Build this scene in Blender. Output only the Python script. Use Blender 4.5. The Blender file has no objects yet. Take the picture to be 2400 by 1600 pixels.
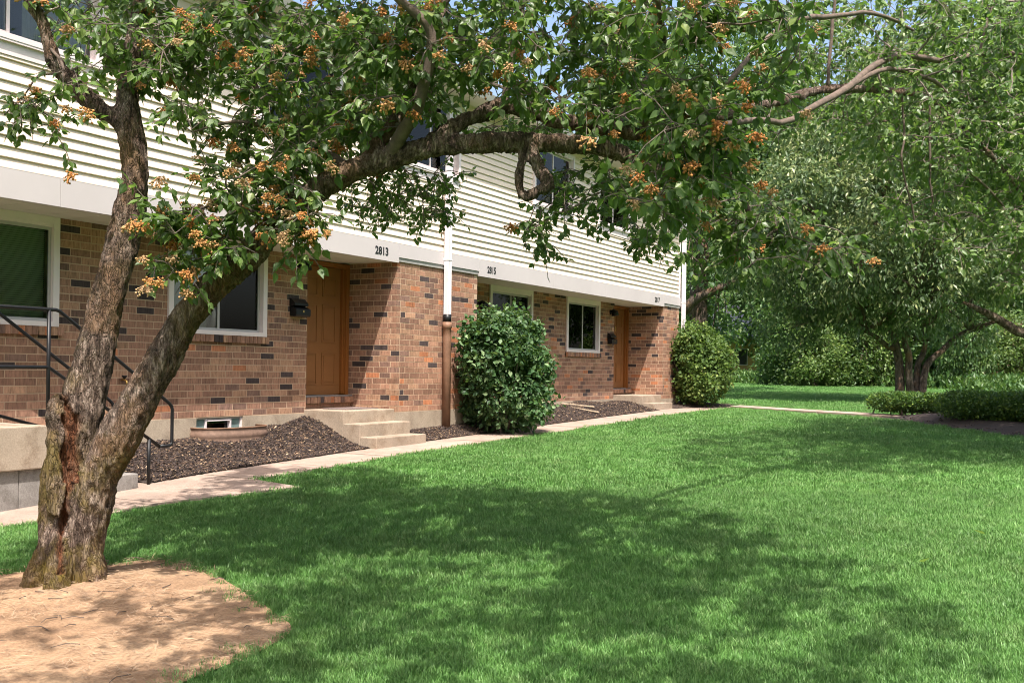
import bpy, bmesh, math, random
import numpy as np
from mathutils import Vector, Matrix, noise
R_ = random.Random(7)
RNG = np.random.default_rng(11)
scene = bpy.context.scene
COL = scene.collection

# ------------------------------------------------------------------ camera
FPX = 2430.0; CY = 865.0; CZ = 1.6
AL = math.atan(1360 / FPX); RHO = math.radians(.8)
FW = Vector((-math.sin(AL), math.cos(AL), 0)); RT0 = Vector((math.cos(AL), math.sin(AL), 0)); UP0 = Vector((0, 0, 1))
RT = RT0 * math.cos(RHO) + UP0 * math.sin(RHO)
UPV = UP0 * math.cos(RHO) - RT0 * math.sin(RHO)
cam_d = bpy.data.cameras.new('camera'); cam = bpy.data.objects.new('camera', cam_d); COL.objects.link(cam)
cam.matrix_world = Matrix(((RT.x, UPV.x, -FW.x, 0), (RT.y, UPV.y, -FW.y, 0), (RT.z, UPV.z, -FW.z, CZ), (0, 0, 0, 1)))
cam_d.sensor_width = 36; cam_d.lens = 36 * FPX / 2400; cam_d.shift_y = (CY - 800) / 2400
cam_d.clip_end = 1000; cam_d.clip_start = .05
scene.camera = cam

# ------------------------------------------------------------------ light
LDIR = Vector((-.36, .40, -1.0)).normalized()
EL = math.asin(-LDIR.z); AZ = math.atan2(-LDIR.x, -LDIR.y)
world = bpy.data.worlds.new('World'); scene.world = world; world.use_nodes = True
nt = world.node_tree
sky = nt.nodes.new('ShaderNodeTexSky'); sky.sky_type = 'NISHITA'; sky.sun_disc = False
sky.sun_elevation = EL; sky.sun_rotation = AZ; sky.air_density = 1.0; sky.dust_density = 5.0; sky.ozone_density = 1.0
nt.links.new(sky.outputs[0], nt.nodes['Background'].inputs[0]); nt.nodes['Background'].inputs[1].default_value = .15
sun_d = bpy.data.lights.new('sun', 'SUN'); sun_d.energy = 4.2; sun_d.angle = math.radians(.55); sun_d.color = (1, .94, .875)
sun = bpy.data.objects.new('sun', sun_d); COL.objects.link(sun); sun.location = (20, -20, 40)
sun.rotation_euler = LDIR.to_track_quat('-Z', 'Y').to_euler()
scene.view_settings.view_transform = 'Standard'; scene.view_settings.look = 'None'
scene.view_settings.exposure = 1.1; scene.view_settings.gamma = 1.0; scene.view_settings.use_curve_mapping = False
scene.cycles.use_denoising = True; scene.cycles.denoising_prefilter = 'ACCURATE'; scene.cycles.filter_width = 1.0
scene.cycles.pixel_filter_type = 'BLACKMAN_HARRIS'
scene.cycles.max_bounces = 7; scene.cycles.transparent_max_bounces = 10
scene.cycles.diffuse_bounces = 4; scene.cycles.glossy_bounces = 3; scene.cycles.transmission_bounces = 4
scene.cycles.caustics_reflective = False; scene.cycles.caustics_refractive = False

# ------------------------------------------------------------------ pixel helpers (photo pixels -> directions)
def ray(x, y): return FW + RT * ((x - 1200) / FPX) + UPV * ((CY - y) / FPX)
def at(x, y, t): return Vector((0, 0, CZ)) + ray(x, y) * t
GY = [-20, 0, 6, 8.2, 11, 15, 18.7, 21, 24.7, 40, 55, 130]
GZ = [-.5, .05, .27, .40, .49, .57, .655, .70, .73, .88, 1.02, 1.3]
def g(Y): return float(np.interp(Y, GY, GZ))
def onG(x, y):
    d = ray(x, y); a, b = 1.0, 150.0
    for _ in range(40):
        t = (a + b) / 2
        if CZ + d.z * t > g(d.y * t): a = t
        else: b = t
    return Vector((d.x * a, d.y * a, CZ + d.z * a))
def proj(P):
    v = Vector(P) - Vector((0, 0, CZ)); z = v.dot(FW)
    return (1200 + FPX * v.dot(RT) / z, CY - FPX * v.dot(UPV) / z, z)

# ------------------------------------------------------------------ node material helpers
def mat(name):
    m = bpy.data.materials.new(name); m.use_nodes = True
    t = m.node_tree; t.nodes.clear()
    out = t.nodes.new('ShaderNodeOutputMaterial'); b = t.nodes.new('ShaderNodeBsdfPrincipled')
    t.links.new(b.outputs[0], out.inputs[0])
    return m, t, b, out
def N(t, typ, **kw):
    n = t.nodes.new(typ)
    for k, v in kw.items():
        if k.startswith('i_'):
            key = k[2:]; key = int(key) if key.isdigit() else key.replace('_', ' ')
            n.inputs[key].default_value = v
        else: setattr(n, k, v)
    return n
def coords(t, scale=(1, 1, 1), src='Object'):
    c = t.nodes.new('ShaderNodeTexCoord'); m = t.nodes.new('ShaderNodeMapping'); m.inputs['Scale'].default_value = scale
    if src == 'World':
        ge = t.nodes.new('ShaderNodeNewGeometry'); t.links.new(ge.outputs['Position'], m.inputs[0])
    else: t.links.new(c.outputs[src], m.inputs[0])
    return m.outputs[0]
def noise_n(t, vec, scale=5, detail=4, rough=.6):
    n = N(t, 'ShaderNodeTexNoise', i_Scale=scale, i_Detail=detail, i_Roughness=rough); t.links.new(vec, n.inputs['Vector']); return n.outputs['Fac']
def ramp(t, fac, stops):
    r = t.nodes.new('ShaderNodeValToRGB'); e = r.color_ramp.elements
    while len(e) < len(stops): e.new(.5)
    for el, (p, c) in zip(e, stops):
        el.position = p; el.color = (c[0], c[1], c[2], 1) if not isinstance(c, (int, float)) else (c, c, c, 1)
    t.links.new(fac, r.inputs[0]); return r.outputs[0]
def mix(t, fac, a, b, mode='MIX'):
    m = t.nodes.new('ShaderNodeMixRGB'); m.blend_type = mode
    for i, v in ((0, fac), (1, a), (2, b)):
        if hasattr(v, 'is_output'): t.links.new(v, m.inputs[i])
        elif i == 0: m.inputs[0].default_value = v
        else: m.inputs[i].default_value = (*v, 1)
    return m.outputs[0]
def bump(t, b, h, strength=.3, dist=.02):
    n = N(t, 'ShaderNodeBump', i_Strength=strength, i_Distance=dist); t.links.new(h, n.inputs['Height']); t.links.new(n.outputs[0], b.inputs['Normal'])
def plain(name, col, rough=.5, var=.12, scale=8, bmp=0, metal=0, spec=.5, stretch=(1, 1, 1)):
    m, t, b, o = mat(name); v = coords(t, stretch, 'World'); f = noise_n(t, v, scale, 5, .65)
    c = ramp(t, f, [(.25, [x * (1 - var) for x in col]), (.75, [min(1, x * (1 + var)) for x in col])])
    t.links.new(c, b.inputs['Base Color']); b.inputs['Roughness'].default_value = rough; b.inputs['Metallic'].default_value = metal
    b.inputs['Specular IOR Level'].default_value = spec
    if bmp:
        f2 = noise_n(t, v, scale * 6, 4, .7); bump(t, b, f2, bmp, .01)
    return m

def mat_brick():
    m, t, b, o = mat('brick'); a = N(t, 'ShaderNodeAttribute', attribute_name='Col')
    v = coords(t, (14, 14, 2.5), 'World'); f = noise_n(t, v, 3.2, 5, .7)
    s = ramp(t, f, [(.3, .5), (.5, 1.0), (.72, 1.35)])
    c = mix(t, 1, a.outputs['Color'], s, 'MULTIPLY')
    v2 = coords(t, (1, 1, 1), 'World'); f2 = noise_n(t, v2, 1.1, 3, .5)
    c = mix(t, 1, c, ramp(t, f2, [(.3, .85), (.7, 1.12)]), 'MULTIPLY')
    f3 = noise_n(t, v2, 22, 3, .6)
    c = mix(t, ramp(t, f3, [(.72, 0), (.8, .5)]), c, (.42, .37, .33))
    t.links.new(c, b.inputs['Base Color']); b.inputs['Roughness'].default_value = .85; b.inputs['Specular IOR Level'].default_value = .25
    bump(t, b, noise_n(t, coords(t, (60, 60, 30), 'World'), 1.5, 4, .7), .35, .006)
    return m
def mat_concrete(name, col, stain=(.2, .15, .11), rough=.9):
    m, t, b, o = mat(name); v = coords(t, (1, 1, 1), 'World')
    c = ramp(t, noise_n(t, v, 1.6, 6, .65), [(.3, [x * .72 for x in col]), (.55, col), (.75, [min(1, x * 1.15) for x in col])])
    c = mix(t, ramp(t, noise_n(t, v, 4.5, 6, .75), [(.48, 0), (.66, .75)]), c, stain)
    c = mix(t, 1, c, ramp(t, noise_n(t, v, 70, 3, .7), [(.3, .78), (.7, 1.15)]), 'MULTIPLY')
    t.links.new(c, b.inputs['Base Color']); b.inputs['Roughness'].default_value = rough; b.inputs['Specular IOR Level'].default_value = .2
    bump(t, b, noise_n(t, v, 90, 4, .7), .4, .006)
    return m
def mat_leaf(name, c0, c1, c2, trans=.35, rough=.4, tcol=None, spec=.5):
    m, t, b, o = mat(name)
    a = N(t, 'ShaderNodeAttribute', attribute_name='rnd'); oi = N(t, 'ShaderNodeObjectInfo')
    c = ramp(t, a.outputs['Fac'], [(0, c0), (.55, c1), (1, c2)])
    v = coords(t, (1, 1, 1), 'World')
    c = mix(t, 1, c, ramp(t, noise_n(t, v, 1.3, 3, .6), [(.3, .75), (.7, 1.25)]), 'MULTIPLY')
    t.links.new(c, b.inputs['Base Color']); b.inputs['Roughness'].default_value = rough; b.inputs['Specular IOR Level'].default_value = spec
    tr = t.nodes.new('ShaderNodeBsdfTranslucent'); mx = t.nodes.new('ShaderNodeMixShader'); mx.inputs[0].default_value = trans
    tc = mix(t, .5, c, tcol or (.25, .42, .05)); t.links.new(tc, tr.inputs[0])
    t.links.new(b.outputs[0], mx.inputs[1]); t.links.new(tr.outputs[0], mx.inputs[2]); t.links.new(mx.outputs[0], o.inputs[0])
    return m
def mat_bark(name, dark, mid, light, moss=None, scale=1.0, wound=False):
    m, t, b, o = mat(name); v = coords(t, (scale * 5, scale * 5, scale * 1.6), 'World')
    f = noise_n(t, v, 4.5, 9, .78)
    c = ramp(t, f, [(.38, dark), (.5, mid), (.62, light)])
    v1 = coords(t, (1, 1, 1), 'World')
    c = mix(t, ramp(t, noise_n(t, v1, 4.0, 4, .6), [(.5, 0), (.68, .65)]), c, [x * .45 for x in mid])
    c = mix(t, ramp(t, noise_n(t, v1, 3.1, 5, .6), [(.52, 0), (.66, .6)]), c, (.30, .17, .09))
    if moss:
        ge = t.nodes.new('ShaderNodeNewGeometry'); sx = t.nodes.new('ShaderNodeSeparateXYZ'); t.links.new(ge.outputs['Position'], sx.inputs[0])
        mr = N(t, 'ShaderNodeMapRange'); t.links.new(sx.outputs[2], mr.inputs[0])
        mr.inputs[1].default_value = .2; mr.inputs[2].default_value = 3.3; mr.inputs[3].default_value = .85; mr.inputs[4].default_value = 0
        mk = ramp(t, noise_n(t, v1, 2.6, 6, .7), [(.46, 0), (.62, 1)])
        mm = mix(t, 1, mk, mr.outputs[0], 'MULTIPLY')
        c = mix(t, mm, c, moss)
    if wound:
        a = N(t, 'ShaderNodeAttribute', attribute_name='wound')
        wc = ramp(t, noise_n(t, coords(t, (9, 9, 2.2), 'World'), 3, 6, .7), [(.33, (.05, .02, .01)), (.5, (.22, .085, .04)), (.7, (.42, .26, .17))])
        c = mix(t, a.outputs['Fac'], c, wc)
    b.inputs['Roughness'].default_value = .9; b.inputs['Specular IOR Level'].default_value = .2
    vv = coords(t, (scale * 14, scale * 14, scale * 4), 'World'); nn = noise_n(t, vv, 2.2, 8, .8)
    vo = N(t, 'ShaderNodeTexVoronoi', feature='DISTANCE_TO_EDGE', i_Scale=2.0); wv = N(t, 'ShaderNodeVectorMath', operation='ADD'); sc = N(t, 'ShaderNodeVectorMath', operation='SCALE'); sc.inputs[3].default_value = 3.0
    n3 = N(t, 'ShaderNodeTexNoise', i_Scale=1.1, i_Detail=4); t.links.new(vv, n3.inputs['Vector']); t.links.new(n3.outputs['Color'], sc.inputs[0]); t.links.new(vv, wv.inputs[0]); t.links.new(sc.outputs[0], wv.inputs[1]); t.links.new(wv.outputs[0], vo.inputs['Vector'])
    ed = ramp(t, vo.outputs['Distance'], [(0, 0), (.16, 1)])
    t.links.new(mix(t, 1, c, ramp(t, vo.outputs['Distance'], [(0, .66), (.12, 1)]), 'MULTIPLY'), b.inputs['Base Color'])
    bump(t, b, mix(t, .3, nn, ed), 1.0, .055)
    return m
M = {}
M['brick'] = mat_brick()
M['mortar'] = plain('mortar', (.45, .315, .215), .95, .15, 6, .2)
M['siding'] = plain('siding', (.74, .62, .505), .55, .06, 1.2)
M['fascia'] = plain('fascia', (.50, .455, .45), .45, .07, .9)
M['soffit'] = plain('soffit', (.62, .58, .54), .6, .05, 2)
M['lip'] = plain('shadow_lip_flashing', (.30, .29, .27), .5, .1, 3)
M['white'] = plain('white_vinyl', (.72, .63, .62), .4, .05, 3)
M['sash'] = plain('sash_grey', (.42, .40, .39), .45, .06, 4)
M['blind'] = plain('blind', (.82, .79, .77), .6, .05, 4)
M['dark_interior'] = plain('dark_interior', (.06, .06, .06), .9, .2, 3)  # near-black colour stands in for the darkness indoors
M['door'] = plain('door_paint', (.235, .10, .033), .45, .10, 2)
M['doortrim'] = plain('door_trim', (.22, .075, .014), .5, .08, 3)
M['threshold'] = plain('threshold', (.30, .31, .33), .4, .1, 6, 0, .6)
M['brass'] = plain('brass', (.55, .36, .12), .3, .1, 10, 0, .9)
M['black'] = plain('black_paint', (.010, .010, .011), .42, .3, 20, 0, 0, .3)
M['downspout'] = plain('downspout_white', (.66, .61, .62), .4, .05, 3)
M['rust'] = plain('rusty_pipe', (.20, .105, .062), .65, .3, 9, .2)
M['rustwell'] = plain('rusty_steel', (.20, .125, .09), .75, .35, 14, .2)
M['roof'] = plain('shingle', (.12, .11, .105), .9, .3, 20, .4)
M['conc'] = mat_concrete('stoop_concrete', (.37, .295, .225), (.22, .155, .105))
M['conc2'] = mat_concrete('base_concrete', (.27, .25, .23), (.13, .115, .10))
M['found'] = mat_concrete('foundation', (.38, .31, .235), (.25, .19, .14))
M['walk'] = mat_concrete('walk_concrete', (.35, .265, .215), (.25, .175, .135))
M['glassblock'] = plain('glass_block', (.16, .22, .21), .15, .3, 9)
M['mat'] = plain('doormat', (.16, .12, .11), .95, .3, 40, .4)
M['numeral'] = plain('numeral', (.015, .015, .015), .5, .1, 5)
M['newspaper'] = plain('paint_mark', (.6, .5, .3), .8, .1, 9)
M['wood'] = plain('weathered_wood', (.48, .38, .27), .85, .2, 12, .2, 0, .3)
def mat_glass():
    m, t, b, o = mat('window_glass'); t.nodes.remove(b)
    tr = N(t, 'ShaderNodeBsdfTransparent'); tr.inputs[0].default_value = (.9, .92, .9, 1)
    gl = N(t, 'ShaderNodeBsdfGlossy'); gl.inputs['Roughness'].default_value = .02
    lw = N(t, 'ShaderNodeFresnel', i_IOR=1.42); ad = N(t, 'ShaderNodeMath', operation='ADD'); ad.inputs[1].default_value = .0
    v = coords(t, (1, 1, 1), 'World'); bp = N(t, 'ShaderNodeBump', i_Strength=.03, i_Distance=.02); t.links.new(noise_n(t, v, 3, 2, .5), bp.inputs['Height'])
    t.links.new(bp.outputs[0], gl.inputs['Normal'])
    t.links.new(lw.outputs[0], ad.inputs[0]); mx = N(t, 'ShaderNodeMixShader'); t.links.new(ad.outputs[0], mx.inputs[0])
    t.links.new(tr.outputs[0], mx.inputs[1]); t.links.new(gl.outputs[0], mx.inputs[2]); t.links.new(mx.outputs[0], o.inputs[0])
    return m
M['glass'] = mat_glass()
M['barkfg'] = mat_bark('old_bark', (.04, .027, .021), (.19, .13, .098), (.50, .385, .31), (.23, .17, .035), 1.0, True)
M['twig'] = plain('twig_bark', (.15, .115, .095), .85, .35, 14, .3)
M['branch'] = plain('branch_bark', (.115, .082, .062), .9, .5, 18, .6)
M['barkbg'] = mat_bark('grey_bark', (.06, .045, .035), (.15, .11, .085), (.26, .20, .16), None, .6)
M['leaf_fg'] = mat_leaf('leaf_pear', (.055, .100, .028), (.112, .182, .045), (.24, .30, .085), .42, .42, (.22, .42, .04), .55)
M['leaf_bg1'] = mat_leaf('leaf_light', (.05, .10, .024), (.105, .175, .038), (.22, .29, .07), .36, .5, (.30, .45, .08))
M['leaf_bg2'] = mat_leaf('leaf_dark', (.032, .080, .022), (.068, .135, .034), (.14, .21, .05), .33, .5)
M['leaf_bg3'] = mat_leaf('leaf_olive', (.04, .078, .026), (.095, .15, .048), (.36, .38, .16), .33, .45, (.30, .40, .10))
M['leaf_shrub'] = mat_leaf('leaf_shrub', (.026, .065, .024), (.06, .125, .042), (.22, .30, .15), .24, .5, None, .3)
M['leaf_shrub2'] = mat_leaf('leaf_shrub_yellow', (.045, .085, .022), (.095, .155, .036), (.22, .27, .075), .3, .55, None, .25)
M['leaf_yew'] = mat_leaf('leaf_yew', (.022, .060, .010), (.06, .135, .018), (.22, .31, .04), .2, .5)
M['leaf_under'] = mat_leaf('leaf_under', (.03, .08, .02), (.06, .13, .03), (.12, .20, .05), .3, .5)
def mat_berry():
    m, t, b, o = mat('berry_orange'); oi = N(t, 'ShaderNodeObjectInfo'); v = coords(t, (1, 1, 1), 'World')
    c = ramp(t, oi.outputs['Random'], [(0, (.50, .18, .04)), (.5, (.52, .25, .075)), (1, (.48, .32, .17))])
    c = mix(t, ramp(t, noise_n(t, v, 70, 3, .7), [(.5, 0), (.62, .8)]), c, (.20, .085, .03))
    t.links.new(c, b.inputs['Base Color']); b.inputs['Roughness'].default_value = .7; return m
M['berry'] = mat_berry()
M['grass'] = None
def mat_grass():
    m, t, b, o = mat('grass'); oi = N(t, 'ShaderNodeObjectInfo')
    c = ramp(t, oi.outputs['Random'], [(0, (.080, .195, .040)), (.5, (.112, .242, .055)), (.9, (.148, .285, .075)), (1, (.22, .34, .12))])
    v = coords(t, (1, 1, 1), 'World')
    c = mix(t, 1, c, ramp(t, noise_n(t, v, .55, 4, .6), [(.3, .80), (.7, 1.2)]), 'MULTIPLY')
    c = mix(t, 1, c, ramp(t, noise_n(t, v, 5, 3, .6), [(.3, .84), (.7, 1.18)]), 'MULTIPLY')
    c = mix(t, ramp(t, noise_n(t, v, 1.7, 5, .7), [(.55, 0), (.8, .4)]), c, (.18, .25, .07))
    t.links.new(c, b.inputs['Base Color']); b.inputs['Roughness'].default_value = .45; b.inputs['Specular IOR Level'].default_value = .4
    tr = t.nodes.new('ShaderNodeBsdfTranslucent'); mx = t.nodes.new('ShaderNodeMixShader'); mx.inputs[0].default_value = .3
    t.links.new(c, tr.inputs[0]); t.links.new(b.outputs[0], mx.inputs[1]); t.links.new(tr.outputs[0], mx.inputs[2]); t.links.new(mx.outputs[0], o.inputs[0])
    return m
M['grass'] = mat_grass()
def mat_lawn():
    m, t, b, o = mat('lawn'); v = coords(t, (1, 1, 1), 'World')
    c = ramp(t, noise_n(t, v, .55, 5, .6), [(.3, (.068, .165, .035)), (.7, (.115, .235, .055))])
    c = mix(t, 1, c, ramp(t, noise_n(t, v, 28, 4, .75), [(.3, .6), (.7, 1.35)]), 'MULTIPLY')
    c = mix(t, 1, c, ramp(t, noise_n(t, v, 2.5, 4, .7), [(.35, .88), (.65, 1.12)]), 'MULTIPLY')
    t.links.new(c, b.inputs['Base Color']); b.inputs['Roughness'].default_value = .9; b.inputs['Specular IOR Level'].default_value = .2
    bump(t, b, noise_n(t, v, 40, 4, .8), .8, .05)
    return m
M['lawn'] = mat_lawn()
def mat_dirt():
    m, t, b, o = mat('dirt'); v = coords(t, (1, 1, 1), 'World')
    c = ramp(t, noise_n(t, v, 2.2, 7, .7), [(.3, (.23, .14, .083)), (.5, (.39, .248, .15)), (.7, (.52, .35, .215))])
    c = mix(t, ramp(t, noise_n(t, v, 9, 6, .75), [(.5, 0), (.7, .6)]), c, (.15, .10, .075))
    c = mix(t, 1, c, ramp(t, noise_n(t, v, 60, 3, .7), [(.3, .75), (.7, 1.2)]), 'MULTIPLY')
    t.links.new(c, b.inputs['Base Color']); b.inputs['Roughness'].default_value = .95; b.inputs['Specular IOR Level'].default_value = .1
    bump(t, b, noise_n(t, v, 30, 6, .8), .8, .03)
    return m
M['dirt'] = mat_dirt()
M['straw'] = plain('straw', (.36, .25, .16), .9, .35, 5)
M['mulch'] = plain('mulch', (.045, .030, .023), .95, .5, 25, .8)
def mat_chip():
    m, t, b, o = mat('chips'); oi = N(t, 'ShaderNodeObjectInfo')
    c = ramp(t, oi.outputs['Random'], [(0, (.018, .012, .010)), (.6, (.05, .032, .026)), (.84, (.085, .05, .034)), (.95, (.22, .14, .08)), (1, (.40, .30, .19))])
    t.links.new(c, b.inputs['Base Color']); b.inputs['Roughness'].default_value = .8
    return m
M['chip'] = mat_chip()

# ------------------------------------------------------------------ mesh helpers
def fast_mesh(name, verts, faces_flat, sizes, mats, attr=None, smooth=False, colattr=None):
    me = bpy.data.meshes.new(name); verts = np.asarray(verts, np.float32)
    me.vertices.add(len(verts)); me.vertices.foreach_set('co', verts.ravel())
    faces_flat = np.asarray(faces_flat, np.int32); sizes = np.asarray(sizes, np.int32)
    me.loops.add(len(faces_flat)); me.loops.foreach_set('vertex_index', faces_flat)
    me.polygons.add(len(sizes)); st = np.zeros(len(sizes), np.int32); st[1:] = np.cumsum(sizes)[:-1]
    me.polygons.foreach_set('loop_start', st); me.polygons.foreach_set('loop_total', sizes)
    me.polygons.foreach_set('use_smooth', np.full(len(sizes), bool(smooth)))
    for k, v in (attr or {}).items():
        a = me.attributes.new(k, 'FLOAT', 'POINT'); a.data.foreach_set('value', np.asarray(v, np.float32))
    if colattr is not None:
        a = me.attributes.new('Col', 'FLOAT_COLOR', 'POINT'); a.data.foreach_set('color', np.asarray(colattr, np.float32).ravel())
    me.update(calc_edges=True); me.validate()
    me.materials.append(mats)
    return me
def link(name, me, parent=None, kind=None, label=None, cat=None, group=None):
    o = bpy.data.objects.new(name, me); COL.objects.link(o)
    if parent: o.parent = parent
    if kind: o['kind'] = kind
    if label: o['label'] = label
    if cat: o['category'] = cat
    if group: o['group'] = group
    return o
def empty(name, loc, label, cat, group=None):
    o = link(name, None, None, None, label, cat, group); o.location = loc; o.empty_display_size = .2; return o
class MB:
    def __init__(s): s.v = []; s.f = []
    def add(s, vs, fs):
        n = len(s.v); s.v += [tuple(v) for v in vs]; s.f += [tuple(i + n for i in f) for f in fs]; return s
    def box(s, x0, x1, y0, y1, z0, z1):
        return s.add([(x0, y0, z0), (x1, y0, z0), (x1, y1, z0), (x0, y1, z0), (x0, y0, z1), (x1, y0, z1), (x1, y1, z1), (x0, y1, z1)],
                     [(0, 3, 2, 1), (4, 5, 6, 7), (0, 1, 5, 4), (1, 2, 6, 5), (2, 3, 7, 6), (3, 0, 4, 7)])
    def tube(s, pts, rad, seg=10, cap=True):
        pts = [Vector(p) for p in pts]; rings = []
        if isinstance(rad, (int, float)): rad = [rad] * len(pts)
        up = None
        for i, p in enumerate(pts):
            d = (pts[min(i + 1, len(pts) - 1)] - pts[max(i - 1, 0)]).normalized()
            if up is None: up = d.orthogonal().normalized()
            up = (up - d * up.dot(d)); up = up.normalized() if up.length > 1e-6 else d.orthogonal().normalized()
            b = d.cross(up)
            rings.append([p + (up * math.cos(2 * math.pi * k / seg) + b * math.sin(2 * math.pi * k / seg)) * rad[i] for k in range(seg)])
        vs = [v for r in rings for v in r]; fs = []
        for i in range(len(pts) - 1):
            for k in range(seg):
                k2 = (k + 1) % seg; fs.append((i * seg + k, i * seg + k2, (i + 1) * seg + k2, (i + 1) * seg + k))
        if cap:
            fs.append(tuple(range(seg - 1, -1, -1))); fs.append(tuple((len(pts) - 1) * seg + k for k in range(seg)))
        return s.add(vs, fs)
    def build(s, name, m, parent=None, smooth=False, bevel=0, **kw):
        me = bpy.data.meshes.new(name); 
        off = Vector((0, 0, 0))
        if parent is not None:
            pw = parent; off = Vector((0, 0, 0))
            while pw is not None: off += pw.location; pw = pw.parent
        me.from_pydata([(v[0] - off.x, v[1] - off.y, v[2] - off.z) for v in s.v], [], s.f)
        if bevel:
            bm = bmesh.new(); bm.from_mesh(me); bmesh.ops.recalc_face_normals(bm, faces=bm.faces)
            bmesh.ops.bevel(bm, geom=bm.edges[:], offset=bevel, segments=2, affect='EDGES', profile=.6); bm.to_mesh(me); bm.free()
        if smooth: me.polygons.foreach_set('use_smooth', [True] * len(me.polygons))
        me.materials.append(m); me.update()
        return link(name, me, parent, **kw)
def inpoly(pts, poly):
    x = pts[:, 0]; y = pts[:, 1]; ins = np.zeros(len(pts), bool); n = len(poly)
    for i in range(n):
        x0, y0 = poly[i][0], poly[i][1]; x1, y1 = poly[(i + 1) % n][0], poly[(i + 1) % n][1]
        c = ((y0 > y) != (y1 > y)) & (x < (x1 - x0) * (y - y0) / (y1 - y0 + 1e-12) + x0); ins ^= c
    return ins

# ================================================================== the ground
XP, XW, XD = -8.86, -9.55, -9.75           # pillar / window-wall / door planes
def bumpz(x, y): return .03 * noise.noise(Vector((x * .35, y * .35, 3.1))) + .012 * noise.noise(Vector((x * 1.3, y * 1.3, 7)))
gx = np.concatenate([np.linspace(-90, -20, 12), np.arange(-18, 10.01, .5), np.linspace(14, 70, 9)])
gy = np.concatenate([np.linspace(-25, -3, 7), np.arange(-2, 40.01, .5), np.linspace(44, 160, 18)])
vs = []; fs = []
def soft(x, y):   # bumps only where lawn
    return bumpz(x, y) if (x > -7.2 or y > 30) else 0
for y in gy:
    for x in gx: vs.append((x, y, g(y) + soft(x, y)))
nx = len(gx)
for j in range(len(gy) - 1):
    for i in range(nx - 1): fs.append((j * nx + i, j * nx + i + 1, (j + 1) * nx + i + 1, (j + 1) * nx + i))
mb = MB(); mb.v = vs; mb.f = fs
ground = mb.build('ground', M['lawn'], None, True, kind='structure', label='green lawn sloping gently up to the trees')

# ---- walk polygons (plan view)
XO, XI = -7.6, -8.42
A0, A1, A2 = onG(0, 1239), onG(251, 1213), onG(716, 1146)
A1.x = -7.42; A2.x = -6.85
apron = [(-8.45, -3.0), (-7.75, -3.0), (A0.x, A0.y), (A1.x, A1.y), (A2.x, A2.y), (XO, 8.14), (-8.6, 8.14), (-8.6, 4.9)]
walk_main = [(XO, 8.14), (XO, 25.2), (XI, 25.2), (XI, 8.14)]
C0, C1 = onG(1700, 956), onG(2080, 980)
cross = [(XO, 24.3), (-3.9, 22.1), (-1.5, 20.9), (-1.5, 21.7), (-3.7, 22.85), (XO, 25.1)]
sw = link('sidewalk', None, None, 'structure', 'concrete walk running along the brick row to the doors')
def slab(poly, th=.10, dz=.022):
    m_ = MB(); n = len(poly)
    top = [(x, y, g(y) + dz) for x, y in poly]; bot = [(x, y, g(y) - th) for x, y in poly]
    m_.add(top + bot, [tuple(range(n)), tuple(range(2 * n - 1, n - 1, -1))] + [(i, i + n, (i + 1) % n + n, (i + 1) % n) for i in range(n)])
    o = m_.build('slab', M['walk'], sw); 
    bm = bmesh.new(); bm.from_mesh(o.data); bmesh.ops.recalc_face_normals(bm, faces=bm.faces); bm.to_mesh(o.data); bm.free()
    return o
ys = [8.16, 9.35, 10.55, 11.75, 12.95, 14.15, 15.0, 16.2, 17.4, 18.6, 19.8, 21.0, 22.2, 23.3, 24.25, 25.15]
for a, b in zip(ys[:-1], ys[1:]): slab([(XI, a + .012), (XO, a + .012), (XO, b - .012), (XI, b - .012)], .1, .022 + R_.uniform(-.003, .003))
slab([(-8.58, 6.72), (A1.x - .02, 6.72), (A2.x, A2.y), (XO + .0, 8.13), (-8.58, 8.13)])
slab([(-8.58, 5.3), (A0.x, 5.3), (A1.x, A1.y), (A1.x - .02, 6.70), (-8.58, 6.70)])
slab([(-8.58, 3.4), (A0.x - .05, 3.4), (A0.x, 5.28), (-8.58, 5.28)])
slab([(-8.58, 1.5), (A0.x - .1, 1.5), (A0.x - .05, 3.38), (-8.58, 3.38)])
cx = [(-7.59, 24.3, 25.1), (-6.4, 23.5, 24.35), (-5.2, 22.8, 23.6), (-3.95, 22.15, 22.95), (-2.8, 21.55, 22.35)]
for (xa, a0, a1), (xb, b0, b1) in zip(cx[:-1], cx[1:]): slab([(xa + .008, a0), (xb - .008, b0), (xb - .008, b1), (xa + .008, a1)], .1, .06)
# landing slab in front of the 2813 steps
slab([(-8.9, 11.1), (XI - .01, 11.1), (XI - .01, 12.42), (-8.9, 12.42)], .1, .012)
slab([(-8.9, 21.8), (XI - .01, 21.8), (XI - .01, 23.15), (-8.9, 23.15)], .1, .012)

# ---- dirt patch round the tree
dpx = [(-60, 1352), (60, 1345), (150, 1338), (240, 1334), (330, 1316), (430, 1321), (520, 1358), (600, 1410), (660, 1448), (682, 1476), (640, 1512), (560, 1548), (470, 1585), (380, 1625), (250, 1680), (50, 1730), (-250, 1700), (-420, 1560), (-330, 1420), (-180, 1365)]
dirt_poly = [(onG(x, y).x, onG(x, y).y) for x, y in dpx]
dc = Vector((sum(p[0] for p in dirt_poly) / len(dirt_poly), sum(p[1] for p in dirt_poly) / len(dirt_poly)))
def dense_poly(poly, k=4):
    out = []
    n = len(poly)
    for i in range(n):
        p0, p1, p2, p3 = [Vector(poly[(i + j) % n]) for j in (-1, 0, 1, 2)]
        for s in range(k):
            u = s / k
            out.append(.5 * ((2 * p1) + (p2 - p0) * u + (2 * p0 - 5 * p1 + 4 * p2 - p3) * u * u + (3 * p1 - p0 - 3 * p2 + p3) * u ** 3))
    return out
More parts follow.
